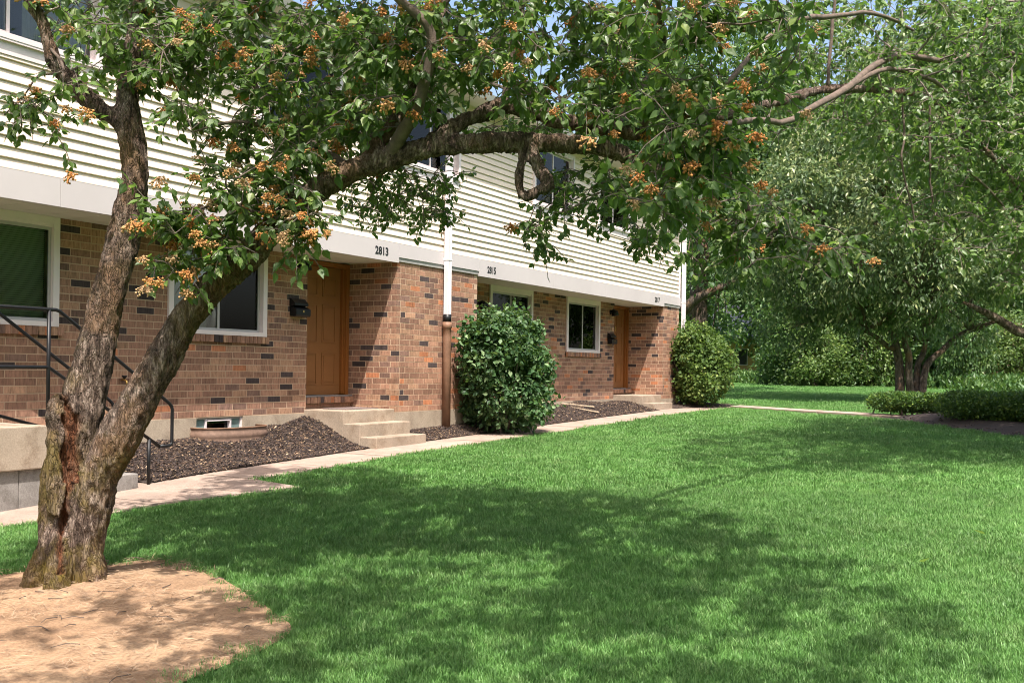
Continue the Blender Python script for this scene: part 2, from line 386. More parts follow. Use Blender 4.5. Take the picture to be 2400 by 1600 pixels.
dp = dense_poly(dirt_poly); rings = 12; TREE = Vector((-5.38, 4.25))
vs = [(dc.x, dc.y, g(dc.y) + .03)]; fs = []
def dirt_z(x, y, r):
    d = math.hypot(x - TREE.x, y - TREE.y)
    return g(y) + .02 + .055 * math.exp(-(d / .55) ** 2) + (.018 * noise.noise(Vector((x * 3, y * 3, 1))) + .01 * noise.noise(Vector((x * 9, y * 9, 2)))) * (1 - r * .5) - .012 * max(0, r - .8) * 5
for r in range(1, rings + 1):
    for k, p in enumerate(dp):
        wob = 1 + (.02 * noise.noise(Vector((p.x * 4, p.y * 4, 0))) if r == rings else 0)
        x = dc.x + (p.x - dc.x) * r / rings * wob; y = dc.y + (p.y - dc.y) * r / rings * wob; vs.append((x, y, dirt_z(x, y, r / rings)))
n = len(dp)
for k in range(n): fs.append((0, 1 + k, 1 + (k + 1) % n))
for r in range(rings - 1):
    for k in range(n): fs.append((1 + r * n + k, 1 + (r + 1) * n + k, 1 + (r + 1) * n + (k + 1) % n, 1 + r * n + (k + 1) % n))
mb = MB(); mb.v = vs; mb.f = fs
mb.build('dirt_patch', M['dirt'], None, True, kind='structure', label='bare sandy soil around the twin-stemmed tree')

# ---- mulch beds (height field over a plan grid)
def bed(name, label, x0, x1, y0, y1, hf, n=(16, 30)):
    vs = []; fs = []
    for j in range(n[1] + 1):
        for i in range(n[0] + 1):
            x = x0 + (x1 - x0) * i / n[0]; y = y0 + (y1 - y0) * j / n[1]; vs.append((x, y, hf(x, y) + .012 * noise.noise(Vector((x * 6, y * 6, 5)))))
    w = n[0] + 1
    for j in range(n[1]):
        for i in range(n[0]): fs.append((j * w + i, j * w + i + 1, (j + 1) * w + i + 1, (j + 1) * w + i))
    m_ = MB(); m_.v = vs; m_.f = fs
    return m_.build(name, M['mulch'], None, True, kind='structure', label=label)
def sm(u): u = max(0, min(1, u)); return u * u * (3 - 2 * u)
def bedA(x, y):
    u = sm((XI - x) / (XI - XW)); top = float(np.interp(y, [6.5, 8.5, 9.2, 10.1, 10.4, 10.7, 11.1], [.6, .69, .71, .74, .80, .80, .90]))
    return g(y) + .03 + (top - g(y) - .03) * u
def bedB(x, y):
    u = sm((XI - x) / (XI - XP)); return g(y) + .03 + .12 * u
def bedC(x, y):
    u = sm((XI - x) / (.75)); top = .9 - .02 * math.cos(y * 3)
    return g(y) + .03 + (top - g(y) - .03) * u * sm((22.0 - y) / .6 + .35)
def bedD(x, y): 
    d = math.hypot(x + 8.9, (y - 24.6)); return g(y) + .02 + .11 * max(0, 1 - (d / 1.3) ** 2)
bed('mulch_bed', 'dark bark mulch bed mounded up between the near walk and the lower steps', XW + .0, XI + .01, 7.45, 11.17, bedA)
bed('mulch_bed', 'dark bark mulch strip in front of the brick pier with the downspout', XP, XI + .01, 12.36, 14.62, bedB)
bed('mulch_bed', 'dark bark mulch bed under the paired windows by the round shrub', XW, XI + .01, 14.62, 21.86, bedC, (16, 50))
bed('mulch_bed', 'dark bark mulch mound beneath the shrub at the corner of the row', -10.6, -7.75, 23.15, 26.7, bedD)
hb0 = [(-3.9, 22.3), (-2.95, 20.7), (-1.9, 19.2), (-.8, 18.0), (.6, 16.9), (2.5, 16.2), (4.5, 17.5), (4.0, 20.5), (1.5, 22.6), (-1.2, 23.6), (-2.9, 23.5)]
hbd = dense_poly(hb0, 4); hc = Vector((.3, 20.0)); vs = [(hc.x, hc.y, g(hc.y) + .16)]; fs = []
for r in range(1, 9):
    for p in hbd:
        x = hc.x + (p.x - hc.x) * r / 8; y = hc.y + (p.y - hc.y) * r / 8; vs.append((x, y, g(y) + .012 + .14 * sm((8 - r) / 2.5) + .015 * noise.noise(Vector((x * 4, y * 4, 5)))))
n = len(hbd)
for k in range(n): fs.append((0, 1 + k, 1 + (k + 1) % n))
for r in range(7):
    for k in range(n): fs.append((1 + r * n + k, 1 + (r + 1) * n + k, 1 + (r + 1) * n + (k + 1) % n, 1 + r * n + (k + 1) % n))
mb = MB(); mb.v = vs; mb.f = fs; mb.build('mulch_bed', M['mulch'], None, True, kind='structure', label='dark bark mulch bed under the clipped hedges on the lawn')

# ================================================================== the brick row
house = empty('brick_rowhouse', (-9.5, 12, .5), 'two-storey row of brick homes with cream lap siding above and brown doors', 'building')
mw = MB()          # mortar core walls
YA, YE = -2.0, 24.17
JR = .0016          # joint recess
TOPB = 3.13
def bcol():
    u = R_.random(); k = R_.uniform(.74, 1.24)
    if u < .075: c = (.06, .045, .045)
    elif u < .13: c = (.40, .165, .085)
    elif u < .42: c = (.27, .150, .105)
    elif u < .74: c = (.31, .175, .12)
    elif u < .92: c = (.345, .205, .135)
    else: c = (.19, .115, .09)
    c = (c[0] * .97, c[1] * .94, c[2] * .90)
    return tuple(x * k for x in c)
BR = []            # x0,x1,y0,y1,z0,z1,color
BH, BL, JT = .0813, .254, .0105
def courses(z0, z1):
    z = z0; k = 0
    while z < z1 - .02:
        yield k, z + JT, min(z + BH, z1); z += BH; k += 1
def lay(axis, plane, a0, a1, z0, z1, holes=(), face=1, ends=(0, 0), depth=.09):
    """axis 'Y': wall face at X=plane running along Y; axis 'X': face at Y=plane running along X"""
    for k, zb, zt in courses(z0, z1):
        s0 = a0 + (ends[0] if k % 2 else 0); s1 = a1 - (ends[1] if k % 2 == 0 else 0)
        iv = [(s0, s1)]
        for h0, h1, q0, q1 in holes:
            if zt > q0 + .005 and zb < q1 - .005:
                nv = []
                for p, q in iv:
                    if h1 <= p or h0 >= q: nv.append((p, q)); continue
                    if h0 > p: nv.append((p, h0))
                    if h1 < q: nv.append((h1, q))
                iv = nv
        for p, q in iv:
            off = (BL / 2 if k % 2 else 0) + R_.uniform(-.012, .012); c = math.floor((p - off) / BL) * BL + off
            while c < q:
                b0, b1 = max(c, p), min(c + BL, q)
                if b1 - b0 > .022:
                    e0 = 0 if b0 == p else JT / 2; e1 = 0 if b1 == q else JT / 2
                    pr = R_.uniform(-.0004, .001); jz = R_.uniform(-.0015, .0015)
                    if axis == 'Y': BR.append((plane - depth if face > 0 else plane, plane + pr if face > 0 else plane + depth, b0 + e0, b1 - e1, zb + jz, zt + jz, bcol()))
                    else: BR.append((b0 + e0, b1 - e1, plane - pr if face < 0 else plane - depth, plane + depth if face < 0 else plane + pr, zb + jz, zt + jz, bcol()))
                c += BL
ZF = .95           # top of foundation
WINS = [('w0', 5.25, 7.21, 1.98, 3.128), ('w1', 8.70, 10.37, 1.98, 3.128), ('w2', 16.18, 17.83, 1.98, 3.128), ('w3', 19.33, 20.99, 1.98, 3.128)]
holes = [(y0, y1, z0, z1 + .2) for _, y0, y1, z0, z1 in WINS]
BW = [(9.17, 9.98), (19.72, 20.42)]
lay('Y', XW, YA, 11.20, ZF, TOPB, holes + [(9.17, 9.98, .8, .96)])
lay('Y', XW, 15.72, 21.82, ZF, TOPB, holes)
lay('Y', XP, 12.36, 14.62, ZF, TOPB + .06, (), 1, (.105, .105))
lay('Y', XP, 23.08, YE, ZF, TOPB + .06, (), 1, (.105, .105))
lay('X', 12.36, XD - .12, XP, ZF, TOPB, (), -1, (0, .105))
lay('X', 23.08, XD - .12, XP, ZF, TOPB, (), -1, (0, .105))
lay('X', 14.62, XD - .12, XP, ZF, TOPB, (), 1, (0, .105))
lay('X', 11.20, XD - .12, XW - .1, ZF, TOPB, (), 1)
lay('X', 21.82, XD - .12, XW - .1, ZF, TOPB, (), 1)
lay('X', 15.72, XD - .12, XW - .1, ZF, TOPB, (), -1)
lay('X', YE, -17.4, XP, ZF, TOPB + .06, (), 1, (0, .105))
# brick below the doors
for d0, d1 in ((11.2, 12.36), (14.62, 15.72), (21.82, 23.08)):
    lay('Y', XD + .10, d0, d1, ZF - .02, ZF + .115)
    y = d0 + .02
    while y < d1 - .07:
        BR.append((XD - .05, XD + .14 + R_.uniform(-.003, .003), y, y + .066, 1.08, 1.165, bcol())); y += .076
# cores
mw.box(XW - .3, XW - JR, YA, 11.20 - JR, .2, TOPB) if False else None
def core(x0, x1, y0, y1, z0, z1): mw.box(x0, x1, y0, y1, z0, z1)
def core_wall(y0, y1, hs):
    ed = [y0]
    for h0, h1, q0, q1 in hs:
        if h0 > y0 and h1 < y1: ed += [h0, h1]
    ed.append(y1)
    for i in range(0, len(ed), 2): core(XW - .22, XW - JR, ed[i], ed[i + 1], ZF - .0, TOPB)
    for h0, h1, q0, q1 in hs:
        if h0 > y0 and h1 < y1: core(XW - .22, XW - JR, h0, h1, ZF, q0)
core_wall(YA, 11.20 - JR, holes); core_wall(15.72 + JR, 21.82 - JR, holes)
core(XD - .12, XP - JR, 12.36 + JR, 14.62 - JR, ZF, TOPB + .05); core(XD - .12, XP - JR, 23.08 + JR, YE - JR, ZF, TOPB + .05)
for d0, d1 in ((11.2, 12.36), (14.62, 15.72), (21.82, 23.08)): core(XD - .12, XD + .09, d0, d1, ZF - .02, 1.15)
wall = mw.build('brick_wall', M['mortar'], house)
wall_off = Vector(house.location)
# choose the 300 bricks that show largest
sc_ = []
for i, b in enumerate(BR):
    c = ((b[1]), (b[2] + b[3]) / 2, (b[4] + b[5]) / 2)
    if b[2] == 0: continue
    px, py, z = proj(c)
    vis = 0 < px < 2400 and 0 < py < 1600
    if b[3] > 24.1 or (abs((b[3]) - 14.62) < .01 and b[0] < -8.9): vis = False
    # behind the two stems or hidden by shrub: skip the crude zones
    if 1050 < px < 1290 and py > 730: vis = False
    area = (b[3] - b[2] + (b[1] - b[0] if b[1] - b[0] > .12 else 0)) / z / z
    sc_.append((area if vis else -1, i))
sc_.sort(reverse=True); chosen = set(i for _, i in sc_[:300])
BV = []            # 48 shared colour variants of the full brick
cube_f = [(0, 3, 2, 1), (4, 5, 6, 7), (0, 1, 5, 4), (1, 2, 6, 5), (2, 3, 7, 6), (3, 0, 4, 7)]
cube_v = np.array([(0, 0, 0), (1, 0, 0), (1, 1, 0), (0, 1, 0), (0, 0, 1), (1, 0, 1), (1, 1, 1), (0, 1, 1)], float)
def brick_mesh(col):
    return fast_mesh('brick', cube_v, np.array(cube_f).ravel(), [4] * 6, M['brick'], colattr=np.tile((*col, 1), (8, 1)))
rest_v = []; rest_c = []
vari = {}
for i, b in enumerate(BR):
    if i in chosen:
        key = tuple(round(x / .02) for x in b[6])
        if key not in vari: vari[key] = brick_mesh(b[6])
        o = link('brick', vari[key], wall)
        o.location = Vector((b[0], b[2], b[4])) - wall_off; o.scale = (b[1] - b[0], b[3] - b[2], b[5] - b[4])
    else:
        rest_v.append(cube_v * (b[1] - b[0], b[3] - b[2], b[5] - b[4]) + (b[0], b[2], b[4]) - np.array(wall_off)); rest_c.append(np.tile((*b[6], 1), (8, 1)))
nb = len(rest_v); fidx = (np.array(cube_f).ravel()[None, :] + 8 * np.arange(nb)[:, None]).ravel()
link('brickwork', fast_mesh('brickwork', np.concatenate(rest_v), fidx, np.full(nb * 6, 4), M['brick'], colattr=np.concatenate(rest_c)), wall, 'stuff')

# foundation
fm = MB()
fm.box(XW - .3, XW + .012, YA, 9.17, .0, ZF - .001); fm.box(XW - .3, XW + .012, 9.98, 11.21, .0, ZF - .001); fm.box(XW - .3, XW + .012, 9.17, 9.98, .0, .70)
fm.box(XD - .2, XP + .012, 12.345, 14.635, .0, ZF - .001); fm.box(XW - .3, XW + .012, 15.7, 19.72, .0, ZF - .001); fm.box(XW - .3, XW + .012, 20.42, 21.83, .0, ZF - .001)
fm.box(XW - .3, XW + .012, 19.72, 20.42, .0, .70); fm.box(XD - .2, XP + .012, 23.065, YE + .012, .0, ZF - .001); fm.box(XD - .2, XD + .08, 11.21, 12.345, 0, ZF - .03); fm.box(XD - .2, XD + .08, 14.635, 15.7, 0, ZF - .03); fm.box(XD - .2, XD + .08, 21.83, 23.065, 0, ZF - .03)
fm.box(-17.4, XD - .25, YE - .2, YE + .012, .0, ZF - .001)
fm.build('foundation', M['found'], house)
# hidden shell: back and end walls, floor slab between storeys
sh = MB(); sh.box(-17.5, -17.3, YA, YE - .05, 0, 6.0); sh.box(-17.3, XD - .35, YE - .16, YE - .06, .9, 6.0); sh.box(-17.3, XP - .1, YA, YA + .15, 0, 6.0); sh.box(-17.3, XP - .12, YA + .15, YE - .2, 3.16, 3.26)
sh.box(XD - .32, XD - .26, YA + .15, YE - .2, .2, 3.16)
sh.build('rear_wall', M['dark_interior'], house)

# soffit under the overhang with fine grooves
so = MB(); y = YA
while y < 23.07:
    y1 = min(y + .30, 23.07)
    if not (y1 > 12.37 and y < 14.61): so.box(XD - .15, XP - .02, y + .003, y1 - .003, TOPB, TOPB + .012)
    y += .30
so.box(XD - .15, XP - .03, YA, 23.07, TOPB + .013, TOPB + .03)
so.build('soffit', M['soffit'], house)

# fascia panels
seams = [YA, 1.2, 3.6, 6.68, 9.5, 12.36, 14.62, 17.3, 19.7, 23.08, YE + .02]
fpanels = []
for a, b in zip(seams[:-1], seams[1:]):
    low = 3.125
    if (a, b) in ((12.36, 14.62), (23.08, YE + .02)): low = 3.205
    m_ = MB(); m_.box(XP - .03, XP + .035, a + .002, b - .002, low, 3.398); fpanels.append((a, b, m_.build('fascia_panel', M['fascia'], house)))
for a, b in ((12.36, 14.62), (23.08, YE)):
    m_ = MB(); m_.box(XP - .05, XP + .022, a + .004, b - .004, 3.145, 3.204); m_.build('shadow_lip_flashing', M['lip'], house)  # grey strip stands in for the shadowed recess between fascia and pier brick
m_ = MB(); m_.box(XP - .05, XP + .012, YA, YE, 3.397, 3.42); m_.build('shadow_lip_flashing', M['lip'], house)

# house numbers
def numerals(txt, y0, y1, zc, h):
    cu = bpy.data.curves.new('numerals', 'FONT'); cu.body = txt; cu.extrude = .002; cu.offset = .03; cu.size = 1.0; cu.resolution_u = 3
    to = bpy.data.objects.new('tmp', cu); COL.objects.link(to); bpy.context.view_layer.update()
    me = bpy.data.meshes.new_from_object(to.evaluated_get(bpy.context.evaluated_depsgraph_get())); bpy.data.objects.remove(to)
    v = np.array([tuple(p.co) for p in me.vertices]); mn, mx = v.min(0), v.max(0)
    s = np.array([(y1 - y0) / (mx[0] - mn[0]), h / (mx[1] - mn[1]), 1])
    for p in me.vertices:
        u = (p.co.x - mn[0]) * s[0]; w = (p.co.y - mn[1]) * s[1]
        p.co = Vector((XP + .0365 + p.co.z, y0 + u, zc - h / 2 + w)) - Vector(house.location)
    me.materials.clear(); me.materials.append(M['numeral'])
    link('house_number', me, house, label='black house number ' + txt + ' on the white fascia')
numerals('2813', 11.78, 12.09, 3.255, .118)
numerals('2815', 14.88, 15.16, 3.255, .118)
numerals('2817', 22.47, 22.78, 3.255, .118)

# lap siding boards: wedge profile, one board per course
SE = .1016; ST = 3.41; NROW = 25
UW = [('u0', 5.1, 7.15, 4.60, 5.75), ('u1', 16.5, 18.15, 4.60, 5.75), ('u2', 19.3, 20.95, 4.60, 5.75), ('u3', 9.4, 11.0, 4.60, 5.75), ('u4', 12.4, 14.0, 4.6, 5.75)]
UW.sort(key=lambda u: u[1]); UG = [YA] + [v_ for u in UW for v_ in (u[1] + .03, u[2] - .03)] + [YE - .02]
siding = MB(); siding.box(XP - .15, XP - .012, YA, YE - .02, 3.4, 4.62); siding.box(XP - .15, XP - .012, YA, YE - .02, 5.73, ST + SE * NROW)
for k in range(0, len(UG), 2): siding.box(XP - .15, XP - .012, UG[k], UG[k + 1], 4.62, 5.73)
siding = siding.build('siding', M['siding'], house)
for k in range(NROW):
    z = ST + k * SE; cuts = [YA] 
    segs = []; p = YA + R_.uniform(1, 3.5)
    jo = [YA]
    while p < YE - .6: jo.append(p); p += 3.66
    jo.append(YE - .03)
    prs = list(zip(jo[:-1], jo[1:]))
    if z + SE > 4.66 and z < 5.70:
        for u in UW:
            prs = [q_ for a, b in prs for q_ in ([(a, b)] if (b <= u[1] or a >= u[2]) else [(a, u[1] + .02)] * (a < u[1]) + [(u[2] - .02, b)] * (b > u[2]))]
    for a, b in prs:
        a += .0012; b -= .0012; m_ = MB()
        prof = [(XP - .012, z + SE + .012), (XP - .010, z + SE + .012), (XP + .0135, z + .004), (XP + .0125, z), (XP - .012, z)]
        vs_ = [(x, a, zz) for x, zz in prof] + [(x, b, zz) for x, zz in prof]; q = len(prof)
        m_.add(vs_, [tuple(range(q)), tuple(range(2 * q - 1, q - 1, -1))] + [(i, i + q, (i + 1) % q + q, (i + 1) % q) for i in range(q)])
        m_.build('siding_board', M['siding'], siding)
m_ = MB(); m_.box(XP - .03, XP + .022, YE - .05, YE + .03, 3.4, 5.95); m_.box(XP - .05, XP - .03, YE - .005, YE + .03, 3.4, 5.95); m_.build('corner_trim', M['white'], house)
m_ = MB(); m_.box(-17.3, XP - .03, YE - .03, YE + .012, 3.2, 7.6) if False else m_.box(-17.3, XP - .05, YE - .03, YE + .008, 3.2, 5.95); m_.build('end_wall', M['siding'], house)

# eave, gutter, roof
m_ = MB(); m_.box(XP - .2, XP + .34, YA, YE + .3, 5.86, 5.90); m_.build('eave_soffit', M['white'], house)
m_ = MB()
gp = [(XP + .345, 5.96), (XP + .345, 5.86), (XP + .43, 5.86), (XP + .47, 5.965), (XP + .455, 5.965), (XP + .42, 5.875), (XP + .36, 5.875), (XP + .36, 5.96)]
vs_ = [(x, YA, z) for x, z in gp] + [(x, YE + .3, z) for x, z in gp]; q = len(gp)
m_.add(vs_, [tuple(range(q)), tuple(range(2 * q - 1, q - 1, -1))] + [(i, i + q, (i + 1) % q + q, (i + 1) % q) for i in range(q)]); m_.build('gutter', M['white'], house)
m_ = MB(); rp = [(XP + .38, 5.965), (-13.2, 7.3), (-17.8, 5.95), (-17.8, 5.90), (XP + .36, 5.905)]
vs_ = [(x, YA, z) for x, z in rp] + [(x, YE + .3, z) for x, z in rp]; q = len(rp)
m_.add(vs_, [tuple(range(q)), tuple(range(2 * q - 1, q - 1, -1))] + [(i, i + q, (i + 1) % q + q, (i + 1) % q) for i in range(q)]); m_.build('roof', M['roof'], house)

# windows
def window(X, y0, y1, z0, z1, split=True, blind=0, trim=.075, proud=.03, apron_=False):
    w = link('window', None, house); w.location = Vector((X, (y0 + y1) / 2, z0)) - Vector(house.location)
    a = MB(); a.box(X - .06, X + proud, y0, y0 + trim, z0, z1); a.box(X - .06, X + proud, y1 - trim, y1, z0, z1)
    a.box(X - .06, X + proud - .002, y0 + trim, y1 - trim, z1 - trim, z1); a.box(X - .06, X + proud + .01, y0 + trim, y1 - trim, z0, z0 + .05)
    a.box(X - .02, X + proud - .012, y0 + trim, y1 - trim, z1 - trim - .03, z1 - trim)
    if apron_: a.box(X - .02, X + .02, y0 - .01, y1 + .01, z0 - .14, z0 - .001); a.box(X - .02, X + .05, y0 - .02, y1 + .02, z0 - .022, z0 + .012)
    a.build('window_frame', M['white'], w)
    i0, i1, k0, k1 = y0 + trim, y1 - trim, z0 + .05, z1 - trim - .03
    s = MB(); mid = (i0 + i1) / 2; st = .034
    for (p, q, xo) in ((i0, mid + .02, -.012), (mid - .02, i1, -.035)) if split else ((i0, i1, -.012),):
        s.box(X + xo - .02, X + xo, p, p + st, k0, k1); s.box(X + xo - .02, X + xo, q - st, q, k0, k1)
        s.box(X + xo - .02, X + xo - .001, p + st, q - st, k0, k0 + st); s.box(X + xo - .02, X + xo - .001, p + st, q - st, k1 - st, k1)
    s.build('sash', M['sash'] if not apron_ else M['white'], w)
    for (p, q, xo) in ((i0 + st, mid - .014, -.022), (mid + .014, i1 - st, -.045)) if split else ((i0 + st, i1 - st, -.022),):
        gmb = MB(); gmb.box(X + xo - .002, X + xo + .002, p, q, k0 + st, k1 - st); gmb.build('pane', M['glass'], w)
    if blind:
        bl = MB(); z = k0 + .03
        b0, b1 = (i0 + .02, i1 - .02) if blind == 1 else (i0 + .02, mid - .02) if blind == 2 else (mid + .02, i1 - .02)
        while z < k1 - .02:
            bl.add([(X - .115, b0, z - .008), (X - .093, b0, z + .008), (X - .093, b1, z + .008), (X - .115, b1, z - .008)], [(0, 1, 2, 3)]); z += .022
        bl.build('blind', M['blind'], w)
    else:
        bl = MB(); kk = 24
        for (p, q) in ((i0 + .01, mid - .12), (mid + .22, i1 - .02)):
            vs_ = []; 
            for j in range(kk + 1): 
                yy = p + (q - p) * j / kk; xx = X - .12 + .018 * math.sin(j * 1.9) 
                vs_ += [(xx, yy, k0 - .05), (xx, yy, k1 + .02)]
            bl.add(vs_, [(2 * j, 2 * j + 2, 2 * j + 3, 2 * j + 1) for j in range(kk)])
        bl.build('curtain', M['curtain'], w)
    rm = MB(); rm.box(X - .6, X - .58, y0, y1, z0, z1); rm.build('dark_backing', M['dark_interior'], w)  # dark sheet standing in for the unlit space behind the glass
    return w
M['curtain'] = plain('curtain', (.34, .34, .32), .9, .15, 6)
window(XW, *WINS[0][1:], split=False, blind=1)
window(XW, *WINS[1][1:], blind=0); window(XW, *WINS[2][1:], blind=0); window(XW, *WINS[3][1:], blind=0)
for u in UW: window(XP, u[1], u[2], u[3], u[4], blind=0 if u[0] == 'u0' else 2, trim=.06, proud=.045, apron_=True)
# rowlock sills under the windows
for _, y0, y1, z0, z1 in WINS:
    sl = link('window_sill', None, house); sl.location = Vector((XW, (y0 + y1) / 2, z0)) - Vector(house.location)
    y = y0 - .03
    while y < y1 + .0:
        c = bcol(); key = tuple(round(x / .02) for x in c)
        if key not in vari: vari[key] = brick_mesh(c)
        o = link('brick', vari[key], sl); o.location = Vector((XW - .05, y, z0 - .092)) - Vector((XW, (y0 + y1) / 2, z0)); o.scale = (.05 + .038 + R_.uniform(-.003, .003), .066, .09); y += .076
    m_ = MB(); m_.box(XW - .05, XW + .028, y0 - .03, y1 + .03, z0 - .088, z0 - .006); m_.build('mortar_bed', M['mortar'], sl)
# basement windows
for a, b in BW:
    w = link('basement_window', None, house); w.location = Vector((XW, (a + b) / 2, .7)) - Vector(house.location)
    m_ = MB(); m_.box(XW - .10, XW - .03, a, b, .70, .72); m_.box(XW - .10, XW - .03, a, b, .925, .95)
    for y in (a + .012, a + .19, b - .2, b - .012): m_.box(XW - .10, XW - .02, y - .012, y + .012, .72, .925)
    m_.box(XW - .09, XW - .015, a + .21, b - .22, .90, .918); m_.build('window_frame', M['white'], w)
    for p, q in ((a + .026, a + .177), (b - .187, b - .026)):
        m_ = MB(); m_.box(XW - .09, XW - .04, p, q, .722, .923); m_.build('glass_block', M['glassblock'], w)
    m_ = MB(); m_.box(XW - .07, XW - .066, a + .204, b - .214, .722, .9); m_.build('pane', M['glass'], w)
    m_ = MB(); m_.box(XW - .29, XW - .26, a, b, .70, .95); m_.build('dark_backing', M['dark_interior'], w)  # dark sheet in place of the unlit basement

# doors
def door(y0, y1, flip=False):
    d = link('door', None, house); d.location = Vector((XD, (y0 + y1) / 2, 1.17)) - Vector(house.location)
    f = MB(); X = XD
    f.box(X - .10, X + .035, y0 + .005, y0 + .075, 1.17, TOPB - .012); f.box(X - .10, X + .035, y1 - .085, y1 - .012, 1.17, TOPB - .012); f.box(X - .10, X + .034, y0 + .075, y1 - .085, TOPB - .075, TOPB - .012)
    f.box(X - .10, X + .01, y0 + .075, y0 + .09, 1.2, TOPB - .075); f.box(X - .10, X + .01, y1 - .10, y1 - .085, 1.2, TOPB - .075); f.box(X - .10, X - .001, y1 - .13, y1 - .10, 1.2, TOPB - .075)
    f.build('door_frame', M['doortrim'], d)
    p0, p1 = y0 + .092, y1 - .132
    s = MB(); s.box(X - .09, X - .045, p0, p1, 1.195, TOPB - .08); leaf = s.build('door_leaf', M['door'], d)
    wd = (p1 - p0); cols = [(p0 + wd * .12, p0 + wd * .44), (p0 + wd * .56, p0 + wd * .88)]
    for z0, z1 in ((2.62, 2.90), (1.95, 2.50), (1.34, 1.80)):
        for c0, c1 in cols:
            e = MB(); fr = .016
            e.box(X - .0455, X - .036, c0, c1, z0, z0 + fr); e.box(X - .0455, X - .036, c0, c1, z1 - fr, z1); e.box(X - .0455, X - .0362, c0, c0 + fr, z0 + fr, z1 - fr); e.box(X - .0455, X - .0362, c1 - fr, c1, z0 + fr, z1 - fr)
            e.box(X - .0455, X - .039, c0 + .04, c1 - .04, z0 + .04, z1 - .04); e.build('door_panel', M['door'], d)
    kx = p0 + .05 if not flip else p1 - .05
    kn = MB(); kn.tube([(X - .045, kx, 2.02), (X - .02, kx, 2.02), (X + .0, kx, 2.02), (X + .012, kx, 2.02)], [.012, .012, .026, .018], 12); kn.build('door_knob', M['brass'], d, True)
    th = MB(); th.box(X - .11, X + .10, y0 + .01, y1 - .01, 1.166, 1.188); th.build('threshold', M['threshold'], d)
    return d
door(11.20, 12.36); door(14.62, 15.72, True); dd = door(21.82, 23.08)
kn = MB(); kn.tube([Vector((XD - .03, 22.42 + .022 * math.cos(a), 2.58 + .05 * math.sin(a))) for a in [i * math.pi / 8 for i in range(17)]], .007, 8); kn.build('knocker', M['brass'], dd, True)

# downspouts
def downspout(y, ztop, zswitch, zbot, label, boot=True):
    d = link('downspout', None, house, label=label); d.location = Vector((XP + .07, y, zbot)) - Vector(house.location)
    m_ = MB(); x0, x1 = XP + .045, XP + .115; hw = .055
    z = zswitch
    # ribbed rectangular pipe
    prof = [(x0, -hw), (x1, -hw), (x1 + .006, -hw + .02), (x1, -.008), (x1 + .006, .006), (x1, .02), (x1 + .006, hw - .012), (x1, hw), (x0, hw)]
    q = len(prof); vs_ = [(x, y + yy, zswitch) for x, yy in prof] + [(x, y + yy, ztop) for x, yy in prof]
    m_.add(vs_, [tuple(range(q)), tuple(range(2 * q - 1, q - 1, -1))] + [(i, (i + 1) % q, (i + 1) % q + q, i + q) for i in range(q)])
    m_.build('pipe', M['downspout'], d)
    for zz in (3.29, 4.8):
        if zz < ztop: b = MB(); b.box(x0 - .01, x1 + .009, y - hw - .006, y + hw + .006, zz - .012, zz + .012); b.build('strap', M['white'], d)
    if boot:
        b = MB(); b.tube([(XP + .08, y, zswitch - .10), (XP + .08, y, zswitch + .02)], .066, 16); b.build('collar', M['black'], d, True)
        b = MB(); b.tube([(XP + .085, y, zbot), (XP + .08, y, zswitch - .34), (XP + .08, y, zswitch - .2), (XP + .08, y, zswitch - .19), (XP + .08, y, zswitch - .101)], [.068, .066, .064, .076, .074], 18); b.build('boot_pipe', M['rust'], d, True)
        b = MB(); b.box(XP, XP + .1, y + .06, y + .16, 2.16, 2.2); b.build('strap', M['rust'], d)
downspout(13.60, 5.9, 2.42, .55, 'white downspout feeding a rust-brown pipe on the middle brick pier')
downspout(YE + .10, 5.9, 2.3, .62, 'white downspout running down the end corner of the row', True)

# ================================================================== stoops, rails, fittings
def steps(name, label, X0, y0, y1, tops, tread, zb, bev=.012):
    """steps descending toward +X from X0"""
    r = empty(name, (X0, (y0 + y1) / 2, zb), label, 'steps', 'concrete stoops at the doors')
    xb = XD + .13
    a = MB(); a.box(xb, X0, y0, y1, zb, tops[0]); a.build('landing', M['conc'], r, False, bev)
    for i, z in enumerate(tops[1:]):
        a = MB(); a.box(X0 + i * tread + .001, X0 + (i + 1) * tread, y0 + .002, y1 - .002, zb, z); a.build('step', M['conc'], r, False, bev)
    return r
steps('concrete_stoop', 'three-step concrete stoop below the door numbered 2813', XP - .0, 11.165, 12.345, (1.0, .83, .66), .28, .43)
steps('concrete_stoop', 'low two-step concrete stoop below the door numbered 2817', XP - .0, 21.88, 23.06, (1.045, .875), .28, .60)
steps('concrete_stoop', 'concrete stoop hidden behind the large round shrub at 2815', XW + .45, 14.64, 15.70, (1.0,), .28, .45)
# left stoop: landing with steps running down along the wall toward +Y
r = empty('concrete_stoop', (-8.8, 6.2, .24), 'tall grey concrete stoop with black handrails by the wide window', 'steps', 'concrete stoops at the doors')
prof = [(4.0, 1.03), (6.2, 1.03), (6.2, .85), (6.5, .85), (6.5, .68), (6.8, .68), (6.8, .51), (7.1, .51), (7.1, .34)]
a = MB(); a.box(XW + .02, -8.30, 4.0, 6.2, .64, 1.03); a.build('landing', M['conc'], r, False, .012)
a = MB(); a.box(XW + .02, -8.345, 4.0, 5.93, .15, .639); a.build('landing_base', M['conc2'], r, False, .01)
a = MB(); a.box(XW + .02, -8.345, 5.935, 6.5, .2, .639); a.build('landing_base', M['conc2'], r, False, .01)
for y0, y1, z0, z1 in ((6.201, 6.48, .5, .85), (6.481, 6.76, .30, .68), (6.761, 7.22, .25, .51)):
    a = MB(); a.box(XW + .02, -8.30, y0, y1, z0, z1); a.build('step', M['conc2'], r, False, .012)
